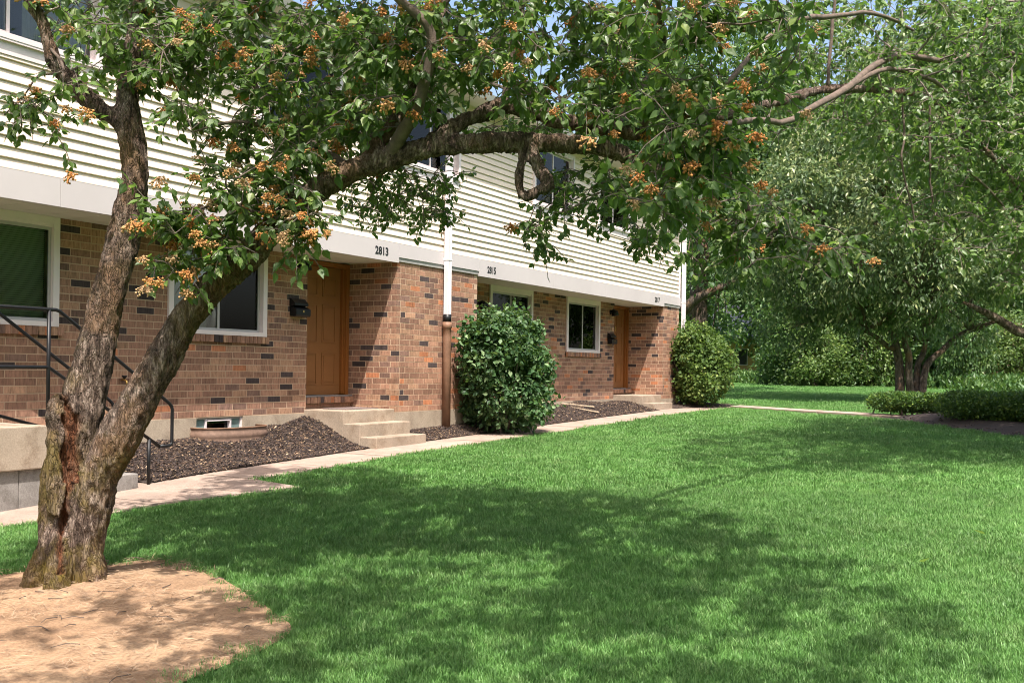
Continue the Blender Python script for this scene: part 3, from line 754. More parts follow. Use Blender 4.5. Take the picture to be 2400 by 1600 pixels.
# railings
def handrail(label, X, yb, ypost, yend, zl, zgr):
    """rail along +Y at X: level over the landing to yb, then sloping down to yend with a closed loop end"""
    r = empty('handrail', (X, ypost, zl), label, 'railing', 'black pipe handrails on the tall stoop')
    rr = .0175; H, Mi = 1.06, .53; sl = -.66
    ze = zl + H + sl * (yend - yb); zm = zl + Mi + sl * (yend - .17 - yb)
    top = MB(); top.tube([(X, 3.9, zl + H), (X, yb - .02, zl + H), (X, yb + .02, zl + H - .01), (X, yend - .05, ze + .03), (X, yend - .012, ze - .005), (X, yend, ze - .04), (X, yend, zm + .04), (X, yend - .012, zm + .012), (X, yend - .05, zm), (X, yend - .17, zm)], rr, 10); top.build('top_rail', M['black'], r, True)
    mid = MB(); mid.tube([(X, 3.9, zl + Mi), (X, ypost, zl + Mi), (X, yend - .16, zm + .0)], rr * .95, 10); mid.build('middle_rail', M['black'], r, True)
    p = MB(); p.tube([(X, ypost, zl), (X, ypost, zl + H)], rr, 10); p.build('post', M['black'], r, True)
    p = MB(); p.tube([(X, ypost - .035, zl + .001), (X, ypost - .035, zl + .012), (X, ypost + .035, zl + .012)], .03, 8); 
    fl = MB(); fl.box(X - .05, X + .05, ypost - .05, ypost + .05, zl, zl + .008); fl.build('flange', M['rust'], r)
    yp = yend - .30; zt = zl + Mi + sl * (yp - yb)
    p = MB(); p.tube([(X, yp, zgr), (X, yp, zt)], rr, 10); p.build('post', M['black'], r, True)
    return r
handrail('black pipe handrail on the outer edge of the tall stoop', -8.38, 6.33, 6.24, 7.72, 1.03, .36)
handrail('black pipe handrail on the wall side of the tall stoop', -9.28, 6.33, 4.6, 7.72, 1.03, .42)

# mailboxes, lights
def mailbox(y, z, label):
    r = empty('mailbox', (XW, y, z), label, 'mailbox', 'black mailboxes beside the doors')
    a = MB(); hw, h = .15, .13
    pr = [(XW + .004, z), (XW + .105, z), (XW + .118, z + .02), (XW + .118, z + .10), (XW + .05, z + .135), (XW + .004, z + .135)]
    q = len(pr); vs_ = [(x, y - hw, zz) for x, zz in pr] + [(x, y + hw, zz) for x, zz in pr]
    a.add(vs_, [tuple(range(q)), tuple(range(2 * q - 1, q - 1, -1))] + [(i, i + q, (i + 1) % q + q, (i + 1) % q) for i in range(q)]); a.build('box', M['black'], r, False, .006)
    a = MB(); a.box(XW + .004, XW + .03, y - hw - .01, y + hw - .03, z + .135, z + .245)
    a.add([(XW + .03, y - hw - .01, z + .245), (XW + .10, y - hw - .01, z + .18), (XW + .10, y + hw - .03, z + .18), (XW + .03, y + hw - .03, z + .245), (XW + .03, y - hw - .01, z + .135), (XW + .1, y - hw - .01, z + .15), (XW + .1, y + hw - .03, z + .15), (XW + .03, y + hw - .03, z + .135)], [(0, 1, 2, 3), (0, 4, 5, 1), (1, 5, 6, 2), (2, 6, 7, 3), (4, 7, 6, 5)])
    a.build('lid', M['black'], r)
    a = MB(); a.box(XW + .119, XW + .122, y - .012, y + .012, z + .055, z + .085); a.build('emblem', M['brass'], r)
mailbox(10.99, 2.28, 'black wall mailbox with gold emblem beside the 2813 door')
mailbox(21.60, 2.20, 'black wall mailbox beside the far 2817 door')
def wall_light(y, z, label):
    r = empty('porch_light', (XW, y, z), label, 'light', 'black porch lights on the brick')
    a = MB(); a.tube([(XW + .002, y, z + .08), (XW + .02, y, z + .08)], .055, 14); a.build('back_plate', M['black'], r, True)
    a = MB(); a.tube([(XW + .02, y, z + .1), (XW + .07, y, z + .13), (XW + .11, y, z + .09), (XW + .12, y, z + .0)], [.02, .03, .07, .085], 14); a.build('shade', M['black'], r, True)
wall_light(11.02, 2.92, 'black porch light above the mailbox by the 2813 door')
wall_light(21.6, 2.84, 'black porch light beside the far 2817 door')
wall_light(15.82, 2.66, 'black porch light on brick beside the 2815 pier')
# doormat
a = MB(); a.box(-9.5, -9.08, 11.5, 12.25, 1.001, 1.013); dm = a.build('doormat', M['mat'], None, False, label='thin dark doormat lying on the 2813 stoop', cat='doormat')
# hose bib
r = empty('hose_bib', (XW, 7.98, 1.15), 'small outdoor tap on the brick wall behind the tree', 'tap')
a = MB(); a.tube([(XW, 8.05, 1.42), (XW + .06, 8.05, 1.42), (XW + .09, 8.05, 1.40), (XW + .1, 8.05, 1.36)], .013, 8); a.build('spout', M['brass'], r, True)
a = MB(); a.tube([(XW + .05, 8.05, 1.43), (XW + .05, 8.05, 1.46), (XW + .05, 8.05, 1.47)], [.006, .03, .03], 10); a.build('handle', M['black'], r, True)
# window wells
def well(yc, w, d, zt, zb, label):
    r = empty('window_well', (XW, yc, zb), label, 'window well', 'steel window wells')
    n = 28; prof = []
    for j in range(9): prof.append((zb + (zt - zb) * j / 8, .008 * math.sin(j * math.pi / 2)))
    vs_ = []; fs_ = []
    for o_ in (0, .004):
        for j, (z, off) in enumerate(prof):
            for i in range(n + 1):
                an = math.pi * i / n; rx = d + off + o_; ry = w / 2 + off + o_
                ex = abs(math.sin(an)) ** .6; vs_.append((XW + .013 + rx * ex, yc - ry * math.copysign(abs(math.cos(an)) ** .75, math.cos(an)), z))
    S = len(prof) * (n + 1)
    for o_ in (0, 1):
        for j in range(len(prof) - 1):
            for i in range(n):
                p = o_ * S + j * (n + 1) + i; fs_.append((p, p + 1, p + n + 2, p + n + 1))
    a = MB(); a.add(vs_, fs_); a.build('corrugated_wall', M['rustwell'], r, True)
    a = MB(); a.tube([vs_[(len(prof) - 1) * (n + 1) + i] for i in range(n + 1)], .009, 6); a.build('rim', M['rust'], r, True)
well(9.64, 1.12, .36, .83, .6, 'rusty corrugated window well half sunk in the mulch near the 2813 steps')
well(20.1, 1.0, .32, .90, .65, 'grey window well in the mulch under the far paired windows')
# loose boards on the mulch
for lab, (xa, ya, xb, yb) in (('longer pale board lying on the mulch beyond the round shrub', (-9.42, 18.25, -8.62, 18.95)), ('shorter pale board beside the longer one on the mulch', (-9.40, 18.85, -8.85, 19.25))):
    A_ = Vector((xa, ya, bedC(xa, ya) + .035)); B_ = Vector((xb, yb, bedC(xb, yb) + .035)); d = (B_ - A_).normalized(); sd = Vector((-d.y, d.x, 0)).normalized() * .05; up = Vector((0, 0, .022))
    a = MB(); a.add([A_ - sd, A_ + sd, B_ + sd, B_ - sd, A_ - sd + up, A_ + sd + up, B_ + sd + up, B_ - sd + up], cube_f); a.build('board', M['wood'], None, label=lab, cat='board', group='boards on the mulch')

# ================================================================== foliage machinery
LEAF_V = np.array([(0, 0, 0), (-.30, .22, .05), (.30, .22, .05), (-.33, .50, .06), (.33, .50, .06), (0, 1.05, -.10), (0, .42, -.02)], float)
LEAF_F = [(0, 2, 6), (0, 6, 1), (2, 4, 5, 6), (1, 6, 5, 3)]
LEAF_FL = np.array([i for f in LEAF_F for i in f]); LEAF_S = [len(f) for f in LEAF_F]
CARD_V = np.array([(0, 0, 0), (.32, .45, .07), (0, 1, 0), (-.32, .45, .07)], float); CARD_FL = np.array([0, 1, 2, 3]); CARD_S = [4]
def frames(dirs, nrm):
    d = dirs / (np.linalg.norm(dirs, axis=1, keepdims=True) + 1e-9)
    s = np.cross(d, nrm); s /= (np.linalg.norm(s, axis=1, keepdims=True) + 1e-9); n = np.cross(s, d); return s, d, n
def leaves_mesh(name, pos, dirs, nrm, size, rnd, material, shape='leaf', width=1.0):
    V, FL, S = (LEAF_V, LEAF_FL, LEAF_S) if shape == 'leaf' else (CARD_V, CARD_FL, CARD_S)
    s, d, n = frames(dirs, nrm); k = len(V); m = len(pos)
    W = V * (width, 1, 1)
    P = pos[:, None, :] + size[:, None, None] * (W[None, :, 0:1] * s[:, None, :] + W[None, :, 1:2] * d[:, None, :] + W[None, :, 2:3] * n[:, None, :])
    fl = (FL[None, :] + k * np.arange(m)[:, None]).ravel()
    return fast_mesh(name, P.reshape(-1, 3), fl, np.tile(S, m), material, {'rnd': np.repeat(rnd, k)})
def rand_dirs(n):
    v = RNG.normal(size=(n, 3)); return v / np.linalg.norm(v, axis=1, keepdims=True)

# ---- foreground twin-stemmed tree -------------------------------------------------
def L(pts): return [(at(x, y, t), r * .93) for x, y, t, r in pts]
limbs = {}
limbs['A'] = L([(150, 1420, 6.36, .155), (143, 1340, 6.36, .15), (148, 1237, 6.38, .145), (150, 1123, 6.40, .138), (182, 1010, 6.42, .135), (203, 900, 6.44, .132), (228, 790, 6.46, .122), (254, 690, 6.48, .115), (278, 600, 6.5, .110), (299, 520, 6.52, .105), (316, 430, 6.52, .094), (313, 360, 6.52, .095), (302, 300, 6.52, .10), (300, 255, 6.52, .088), (302, 180, 6.55, .07), (312, 90, 6.6, .058), (335, -20, 6.7, .05), (345, -180, 6.8, .042), (380, -350, 6.9, .03)])
limbs['A2'] = L([(308, 320, 6.5, .085), (278, 285, 6.48, .072), (232, 252, 6.45, .06), (185, 210, 6.42, .056), (142, 165, 6.4, .050), (116, 110, 6.38, .046), (100, 50, 6.36, .042), (75, 5, 6.34, .038), (40, -80, 6.3, .033), (20, -200, 6.25, .025)])
limbs['B'] = L([(180, 1420, 6.36, .145), (184, 1330, 6.36, .140), (200, 1230, 6.36, .138), (232, 1120, 6.35, .132), (280, 1020, 6.34, .136), (330, 930, 6.34, .125), (388, 830, 6.33, .110), (455, 725, 6.32, .103), (515, 660, 6.31, .098), (590, 592, 6.3, .092), (660, 522, 6.28, .088), (735, 450, 6.26, .085), (830, 400, 6.24, .08), (905, 372, 6.22, .076), (1007, 346, 6.2, .068), (1127, 336, 6.2, .062), (1248, 334, 6.2, .060), (1351, 340, 6.22, .055), (1437, 352, 6.25, .055), (1492, 378, 6.3, .046), (1560, 400, 6.38, .034), (1650, 372, 6.5, .024), (1731, 427, 6.6, .022), (1748, 478, 6.65, .021), (1772, 530, 6.7, .02), (1830, 538, 6.8, .014)])
limbs['B2'] = L([(985, 350, 6.2, .06), (1035, 322, 6.22, .055), (1080, 290, 6.25, .052), (1144, 262, 6.3, .053), (1196, 249, 6.35, .056), (1282, 272, 6.4, .055), (1368, 293, 6.45, .05), (1437, 306, 6.5, .047), (1523, 316, 6.6, .042), (1620, 298, 6.75, .038), (1700, 268, 6.9, .034), (1779, 250, 7.0, .033), (1910, 214, 7.2, .032), (1979, 208, 7.3, .030), (2117, 217, 7.5, .024), (2185, 240, 7.6, .022), (2254, 303, 7.7, .02), (2330, 372, 7.8, .018), (2400, 465, 7.9, .014), (2460, 560, 8.0, .01)])
limbs['B3'] = L([(850, 395, 6.24, .06), (890, 335, 6.3, .056), (930, 280, 6.35, .055), (975, 205, 6.4, .048), (1008, 125, 6.5, .042), (1030, 20, 6.6, .036), (1060, -150, 6.7, .028)])
limbs['B4'] = L([(905, 372, 6.22, .05), (950, 300, 6.1, .045), (985, 230, 6.0, .04), (1013, 80, 5.9, .03), (935, 0, 5.85, .026), (850, -90, 5.8, .02)])
limbs['B5'] = L([(1180, 252, 6.33, .03), (1190, 190, 6.33, .028), (1203, 110, 6.32, .025), (1215, 50, 6.3, .022), (1240, -100, 6.3, .015)])
limbs['hook1'] = L([(1232, 340, 6.2, .040), (1256, 378, 6.15, .042), (1275, 412, 6.12, .040), (1292, 434, 6.1, .030)])
limbs['hook2'] = L([(1292, 430, 6.1, .030), (1262, 450, 6.1, .036), (1226, 466, 6.1, .030)])
limbs['hook3'] = L([(1222, 464, 6.1, .026), (1218, 430, 6.12, .024), (1221, 385, 6.15, .026), (1230, 345, 6.2, .03)])
limbs['R2'] = L([(1640, 300, 6.75, .022), (1779, 282, 6.8, .022), (1841, 286, 6.85, .022), (1910, 248, 6.9, .024), (1989, 203, 7.0, .027), (2048, 155, 7.1, .026), (2117, 131, 7.2, .023), (2220, 145, 7.3, .021), (2289, 127, 7.4, .018), (2400, 128, 7.5, .014)])
limbs['R3'] = L([(1989, 203, 7.0, .02), (2082, 162, 7.05, .018), (2185, 189, 7.1, .015), (2220, 220, 7.1, .012)])
limbs['R4'] = L([(1700, 200, 6.6, .018), (1800, 90, 6.65, .02), (1882, 45, 6.7, .022), (1944, 40, 6.75, .018), (2048, 31, 6.8, .014), (2140, 70, 6.9, .010)])
limbs['R5'] = L([(1941, 205, 7.2, .014), (1944, 138, 7.15, .013), (1955, 20, 7.1, .012), (1965, -120, 7.0, .009)])
limbs['D1'] = L([(2113, 222, 7.5, .008), (2120, 317, 7.5, .009), (2113, 379, 7.5, .008), (2137, 482, 7.5, .007), (2147, 545, 7.5, .005)])
limbs['D2'] = L([(2179, 240, 7.6, .010), (2180, 350, 7.6, .010), (2182, 448, 7.6, .008), (2206, 535, 7.6, .006)])
limbs['D3'] = L([(2180, 322, 7.6, .009), (2254, 386, 7.7, .011), (2330, 458, 7.8, .010), (2395, 540, 7.9, .007)])
limbs['D4'] = L([(2344, -60, 7.2, .014), (2306, 79, 7.3, .012), (2295, 130, 7.4, .01)])
limbs['T1'] = L([(1500, 320, 6.6, .024), (1545, 200, 6.1, .02), (1555, 80, 5.7, .017), (1540, 0, 5.5, .015), (1535, -120, 5.4, .012)])
limbs['T2'] = L([(1545, 200, 6.1, .013), (1580, 280, 5.6, .012), (1552, 330, 5.4, .010), (1535, 400, 5.3, .007)])
limbs['T3'] = L([(1552, 100, 5.75, .010), (1600, 85, 5.5, .009), (1680, 60, 5.3, .008), (1740, 55, 5.2, .006), (1830, 45, 5.1, .004)])
limbs['T4'] = L([(660, 522, 6.28, .018), (600, 500, 6.1, .014), (520, 480, 6.0, .01), (430, 500, 5.95, .006)])
limbs['T5'] = L([(590, 592, 6.3, .014), (560, 560, 6.1, .010), (470, 560, 5.95, .006)])
limbs['T6'] = L([(116, 110, 6.38, .012), (150, 165, 6.2, .009), (90, 180, 6.1, .007), (60, 220, 6.05, .005), (10, 270, 6.0, .004)])
limbs['T7'] = L([(640, 300, 6.5, .02), (600, 290, 6.4, .014), (540, 285, 6.35, .01), (450, 310, 6.3, .006)])
limbs['T8'] = L([(830, 400, 6.24, .03), (720, 330, 6.4, .026), (640, 300, 6.5, .02), (600, 200, 6.6, .018), (560, 60, 6.7, .015), (540, -80, 6.8, .012)])
limbs['T9'] = L([(302, 180, 6.55, .035), (400, 110, 6.6, .026), (500, 60, 6.6, .02), (600, -30, 6.6, .016), (680, -150, 6.6, .012)])
limbs['U1'] = L([(1030, 20, 6.6, .03), (1150, -150, 7.0, .026), (1300, -300, 7.6, .02), (1450, -420, 8.0, .014)])
limbs['U2'] = L([(335, -20, 6.7, .04), (500, -220, 7.0, .03), (700, -400, 7.4, .022), (900, -500, 7.8, .014)])
limbs['U3'] = L([(1437, 306, 6.5, .03), (1560, 120, 7.0, .026), (1700, -100, 7.4, .02), (1850, -260, 7.8, .014)])
limbs['U4'] = L([(1060, -150, 6.7, .024), (1000, -330, 6.4, .02), (1050, -520, 6.2, .014)])

# the long limbs run away from the camera as they reach to the right
def deeper(P):
    out = []
    for q, r in P:
        x, y, z = proj(q); k = max(0, x - 1560) / 840 * 4.0
        out.append((at(x, y, z + k), r * (z + k) / z))
    return out
for nm in list(limbs):
    if nm[0] in 'RD' or nm == 'B2': limbs[nm] = deeper(limbs[nm])
nodes = []          # (pos, radius)
tmb = MB()
def smooth_path(P, k=4):
    out = []
    for i in range(len(P) - 1):
        p0 = P[max(i - 1, 0)]; p1 = P[i]; p2 = P[i + 1]; p3 = P[min(i + 2, len(P) - 1)]
        for s in range(k):
            u = s / k; q = .5 * ((2 * p1[0]) + (p2[0] - p0[0]) * u + (2 * p0[0] - 5 * p1[0] + 4 * p2[0] - p3[0]) * u * u + (3 * p1[0] - p0[0] - 3 * p2[0] + p3[0]) * u ** 3)
            out.append((q, p1[1] * (1 - u) + p2[1] * u))
    out.append(P[-1]); return out
thick = MB(); thin = MB(); limb2 = MB()
for nm, P in limbs.items():
    S = smooth_path(P)
    for q, r in S:
        if not nm.startswith('hook') and not (nm in 'AB' and q.z < 3.0): nodes.append((q, r))
    if P[0][1] > .05 or nm.startswith('hook'):
        thick.tube([q for q, r in S], [r for q, r in S], 16)
    else:
        limb2.tube([q + Vector((noise.noise(q * 7) * .01, noise.noise(q * 7 + Vector((9, 0, 0))) * .01, noise.noise(q * 7 + Vector((0, 9, 0))) * .01)) for q, r in S], [r for q, r in S], 7)
# root flare, dead stub and torn lip at the base
base = at(158, 1400, 6.36)
for an, ln, rr in ((.3, .22, .07), (1.3, .22, .07), (2.3, .24, .075), (3.3, .26, .08), (4.3, .24, .08), (5.3, .24, .075)):
    e = base + Vector((math.cos(an) * ln, math.sin(an) * ln, 0)); e.z = g(e.y) - .02
    thick.tube([base + Vector((math.cos(an) * .10, math.sin(an) * .10, .42)), base + Vector((math.cos(an) * .17, math.sin(an) * .17, .17)), base + Vector((math.cos(an) * .2, math.sin(an) * .2, .05)), e], [.05, .075, rr, .03], 12)
st = L([(150, 1200, 6.30, .10), (138, 1100, 6.28, .085), (140, 1020, 6.28, .075), (132, 960, 6.28, .06), (140, 925, 6.3, .035)])
thick.tube([q for q, r in smooth_path(st)], [r for q, r in smooth_path(st)], 14)
tm = bpy.data.meshes.new('t'); tm.from_pydata(thick.v, [], thick.f); to = bpy.data.objects.new('t', tm); COL.objects.link(to)
md = to.modifiers.new('r', 'REMESH'); md.mode = 'VOXEL'; md.voxel_size = .0135
bpy.context.view_layer.update()
em = bpy.data.meshes.new_from_object(to.evaluated_get(bpy.context.evaluated_depsgraph_get())); bpy.data.objects.remove(to)
nv = len(em.vertices); co = np.empty(nv * 3, np.float32); em.vertices.foreach_get('co', co); co = co.reshape(-1, 3)
no = np.empty(nv * 3, np.float32); em.vertices.foreach_get('normal', no); no = no.reshape(-1, 3)
wpath = [(142, 1335), (140, 1260), (155, 1180), (170, 1120), (163, 1060), (170, 1000), (160, 960), (150, 935)]
wound = np.zeros(nv); disp = np.zeros(nv)
v = co - np.array((0, 0, CZ)); zc = v @ np.array(FW); pxs = 1200 + FPX * (v @ np.array(RT)) / zc; pys = CY - FPX * (v @ np.array(UPV)) / zc
wx = np.interp(pys, [p[1] for p in wpath[::-1]], [p[0] for p in wpath[::-1]])
for i in range(nv):
    p = Vector(co[i]); 
    f1 = noise.noise(Vector((p.x * 26, p.y * 26, p.z * 7))); f2 = noise.noise(Vector((p.x * 7, p.y * 7, p.z * 3.5))); f3 = noise.noise(Vector((p.x * 60, p.y * 60, p.z * 22)))
    disp[i] = .020 * f2 + .016 * (1 - abs(f1) * 2) + .006 * f3 - .012
    if 925 < pys[i] < 1345 and no[i] @ np.array(FW) < .15:
        wd = 6 + 7 * noise.noise(Vector((0, 0, pys[i] * .021))) + (9 if 970 < pys[i] < 1130 else 0)
        dd_ = abs(pxs[i] - wx[i]) / wd
        if dd_ < 1.6:
            w = max(0, min(1, (1.6 - dd_) / .8)); wound[i] = w; disp[i] -= .035 * w - .012 * f1 * w
            if 1.25 < dd_ < 1.6: disp[i] += .018
co += no * disp[:, None]
em.vertices.foreach_set('co', co.ravel()); a = em.attributes.new('wound', 'FLOAT', 'POINT'); a.data.foreach_set('value', wound.astype(np.float32))
em.materials.clear(); em.materials.append(M['barkfg']); em.polygons.foreach_set('use_smooth', np.ones(len(em.polygons), bool)); em.update()
tree = empty('pear_tree', (base.x, base.y, g(base.y)), 'old leaning twin-stemmed tree with scarred trunk and orange fruit clusters beside the dirt patch', 'tree')
toff = Vector(tree.location)
em.transform(Matrix.Translation(-toff)); em.name = 'trunk'; link('trunk', em, tree)

# clumps of foliage in zones (outline in photo pixels, distance range, count, leaf scale)
ZN = [
 ([(100, -10), (860, -10), (860, 320), (740, 395), (600, 330), (500, 300), (360, 290), (330, 190), (170, 165), (110, 60)], (5.9, 7.7), 165, 1.0, .45),
 ([(430, 340), (700, 330), (760, 430), (700, 470), (480, 420), (380, 380)], (5.9, 6.6), 14, 1.0, .9),
 ([(310, 410), (470, 440), (560, 400), (720, 440), (745, 540), (700, 590), (600, 640), (430, 680), (335, 620), (300, 580), (350, 540), (330, 450)], (5.75, 6.15), 34, 1.0, 1.0),
 ([(0, 240), (60, 200), (150, 190), (160, 320), (90, 330), (0, 340)], (5.95, 6.15), 7, .95, .9),
 ([(850, -10), (1560, -10), (1540, 300), (1420, 280), (1290, 240), (1190, 215), (1060, 230), (1000, 270), (930, 350), (850, 370)], (5.8, 8.0), 190, 1.0, .35),
 ([(760, 440), (900, 400), (1030, 380), (1060, 470), (1040, 545), (930, 545), (840, 500), (760, 510)], (6.5, 8.5), 26, .72, .05),
 ([(1290, 365), (1500, 400), (1600, 430), (1600, 540), (1500, 580), (1400, 520), (1260, 570), (1225, 520), (1300, 450)], (6.3, 7.4), 36, .85, .1),
 ([(1500, -10), (1860, -10), (1870, 150), (1800, 260), (1700, 350), (1680, 470), (1570, 580), (1480, 520), (1470, 440), (1540, 330), (1530, 150)], (5.0, 5.7), 60, 1.0, .5),
 ([(1620, 420), (1750, 450), (1900, 520), (2010, 560), (1960, 610), (1800, 610), (1640, 660), (1600, 560)], (6.3, 7.0), 34, .95, .2),
 ([(1800, -10), (2410, -10), (2410, 420), (2300, 380), (2180, 330), (2060, 330), (1900, 300), (1780, 330)], (9.3, 13.5), 330, 1.0, .10),
 ([(1030, 265), (1400, 295), (1440, 330), (1060, 325)], (7.0, 9.0), 16, .75, .0),
 ([(2080, 330), (2400, 400), (2410, 700), (2330, 640), (2200, 560), (2080, 520)], (10.0, 13.5), 90, 1.0, .08),
]
clumps = []
for poly, (t0, t1), n_, ls, bf in ZN:
    xs = [p[0] for p in poly]; ysz = [p[1] for p in poly]; c = 0; tries = 0
    while c < n_ and tries < 9000:
        tries += 1
        q = np.array([[R_.uniform(min(xs), max(xs)), R_.uniform(min(ysz), max(ysz))]])
        if not inpoly(q, poly)[0]: continue
        x, y = q[0]
        if 1195 < x < 1290 and 110 < y < 190: continue
        P = at(x, y, R_.uniform(t0, t1)); clumps.append((P, ls, bf, 1)); c += 1
# crown above and behind the frame, the part of the tree that shades the lawn
shade = [(560, 1095), (900, 1102), (1100, 1160), (1400, 1155), (1700, 1205), (1950, 1285), (2110, 1340), (2260, 1490), (2400, 1590), (2350, 1720), (1900, 1800), (1200, 1850), (500, 1800), (60, 1700), (-200, 1420), (150, 1240), (420, 1180)]
sw_ = [tuple(onG(x, y).xy) for x, y in shade]; sx0, sx1 = min(p[0] for p in sw_), max(p[0] for p in sw_); sy0, sy1 = min(p[1] for p in sw_), max(p[1] for p in sw_)
c = 0; tries = 0
while c < 1000 and tries < 60000:
    tries += 1
    x, y = R_.uniform(sx0, sx1), R_.uniform(sy0, sy1)
    if not inpoly(np.array([[x, y]]), sw_)[0]: continue
    if (x + 4.9) ** 2 + (y - 3.5) ** 2 < .75 and R_.random() < .8: continue
    far_ = (Vector((x, y, 0)).dot(FW) - 5) / 6
    if noise.noise(Vector((x * .75, y * .75, 8.3))) < -.24 - .6 * max(0, far_) and R_.random() < .9: continue
    h = R_.uniform(3.6, 6.8); G0 = Vector((x, y, g(y))); P = G0 - LDIR * (h / -LDIR.z)
    d = math.hypot(P.x - TREE.x, P.y - TREE.y)
    if h > 7.4 - .35 * d: continue
    px, py, z = proj(P)
    if z > .3 and py > -30 and -300 < px < 2600: continue
    blk = False
    for s in range(1, 14):
        Q = P + LDIR * (h / -LDIR.z) * s / 14; qx, qy, qz = proj(Q)
        if 5.0 < qz < 6.7 and 60 < qx < 1850 and -20 < qy < 420: blk = True
    if blk and R_.random() < .75: continue
    clumps.append((P, 1.12, .0, 0)); c += 1
print('canopy clumps', c, 'of', len(clumps))
npos = np.array([tuple(q) for q, r in nodes]); nrad = [r for q, r in nodes]
order = sorted(range(len(clumps)), key=lambda i: np.min(((npos - np.array(clumps[i][0])) ** 2).sum(1)))
LP, LD, LN, LS, LR = [], [], [], [], []; BP = []
nlist = [tuple(q) for q in npos]
arr = np.zeros((len(npos) + len(clumps) * 6, 3)); arr[:len(npos)] = npos; cnt = len(npos); rads = list(nrad)
def add_leaf(p, d, sz):
    LP.append(tuple(p)); LD.append(tuple(d))
    nn = Vector((R_.gauss(0, .55), R_.gauss(0, .55), 1)) - FW * .35; LN.append(tuple(nn)); LS.append(sz); LR.append(min(1, max(0, R_.gauss(.42, .25))))
for i in order:
    P, ls, bf, fr = clumps[i]
    k = int(np.argmin(((arr[:cnt] - np.array(P)) ** 2).sum(1))); q0 = Vector(arr[k]); r0 = min(rads[k] * .7, .012)
    D = P - q0; n_ = max(2, int(D.length / .14) + 1); side = Vector((R_.gauss(0, .1), R_.gauss(0, .1), R_.gauss(0.06, .06))) * min(1.2, D.length)
    path = []
    for s in range(n_ + 1):
        u = s / n_; path.append(q0 + D * u + side * math.sin(u * math.pi) + Vector((R_.gauss(0, .012), R_.gauss(0, .012), R_.gauss(0, .012))) * (0 < s < n_))
    thin.tube(path, [max(.0035, r0 * (1 - .55 * s / n_)) for s in range(n_ + 1)], 5, False)
    for s in range(1, n_ + 1):
        if cnt < len(arr) and s % 2 == 0 or s == n_:
            if cnt < len(arr): arr[cnt] = path[s]; rads.append(max(.004, r0 * (1 - .5 * s / n_))); cnt += 1
    for tw in range(R_.randint(4, 6)):
        u = Vector((R_.gauss(0, 1), R_.gauss(0, 1), R_.gauss(-.1, .7))).normalized(); ln = R_.uniform(.10, .26)
        st_ = path[-1] if tw else path[max(0, n_ - 1)]
        tp = [st_, st_ + u * ln * .5 + Vector((0, 0, .01)), st_ + u * ln + Vector((0, 0, -.03))]
        if fr: thin.tube(tp, [.0035, .003, .002], 4, False)
        for lf in range(R_.randint(7, 11)):
            s = R_.random() ** .7; p = tp[0].lerp(tp[1], s * 2) if s < .5 else tp[1].lerp(tp[2], s * 2 - 1)
            d = (u * .45 + Vector((R_.gauss(0, .55), R_.gauss(0, .55), R_.gauss(-.55, .45)))).normalized()
            add_leaf(p + d * .015, d, ls * R_.uniform(.040, .072))
        if R_.random() < bf * .55: BP.append((tp[2] - FW * .06 + Vector((0, 0, -.015)), ls))
LP, LD, LN, LS, LR = map(np.array, (LP, LD, LN, LS, LR))
# keep clear of the wall
v = LP - np.array((0, 0, CZ)); zc = v @ np.array(FW); lx = 1200 + FPX * (v @ np.array(RT)) / zc; ly = CY - FPX * (v @ np.array(UPV)) / zc
big = LS / zc * ((lx > 20) & (lx < 2380) & (ly > 10) & (ly < 1000)) * (1 + .3 * RNG.random(len(LS)))
pick = np.argsort(-big)[:300]; mask = np.ones(len(LS), bool); mask[pick] = False
mt = link('twigs', (lambda b: (b.from_pydata([tuple(Vector(p) - toff) for p in thin.v], [], thin.f), b.materials.append(M['twig']), b)[2])(bpy.data.meshes.new('twigs')), tree, 'stuff')
for_l = bpy.data.meshes.new('branches'); for_l.from_pydata([tuple(Vector(p) - toff) for p in limb2.v], [], limb2.f); for_l.materials.append(M['branch']); for_l.polygons.foreach_set('use_smooth', [True] * len(for_l.polygons)); link('branches', for_l, tree)
crown = link('crown', leaves_mesh('crown', LP[mask] - np.array(toff), LD[mask], LN[mask], LS[mask], LR[mask], M['leaf_fg']), tree, 'stuff')
lv = [fast_mesh('leaf', LEAF_V, LEAF_FL, LEAF_S, M['leaf_fg'], {'rnd': np.full(7, r_)}) for r_ in (.1, .25, .38, .5, .62, .78, .95)]
s_, d_, n__ = frames(LD[pick], LN[pick])
for j, i in enumerate(pick):
    o = link('leaf', lv[min(6, int(LR[i] * 7))], crown); z_ = LS[i]; p = LP[i] - np.array(toff)
    o.matrix_local = Matrix(((s_[j][0] * z_, d_[j][0] * z_, n__[j][0] * z_, p[0]), (s_[j][1] * z_, d_[j][1] * z_, n__[j][1] * z_, p[1]), (s_[j][2] * z_, d_[j][2] * z_, n__[j][2] * z_, p[2]), (0, 0, 0, 1)))
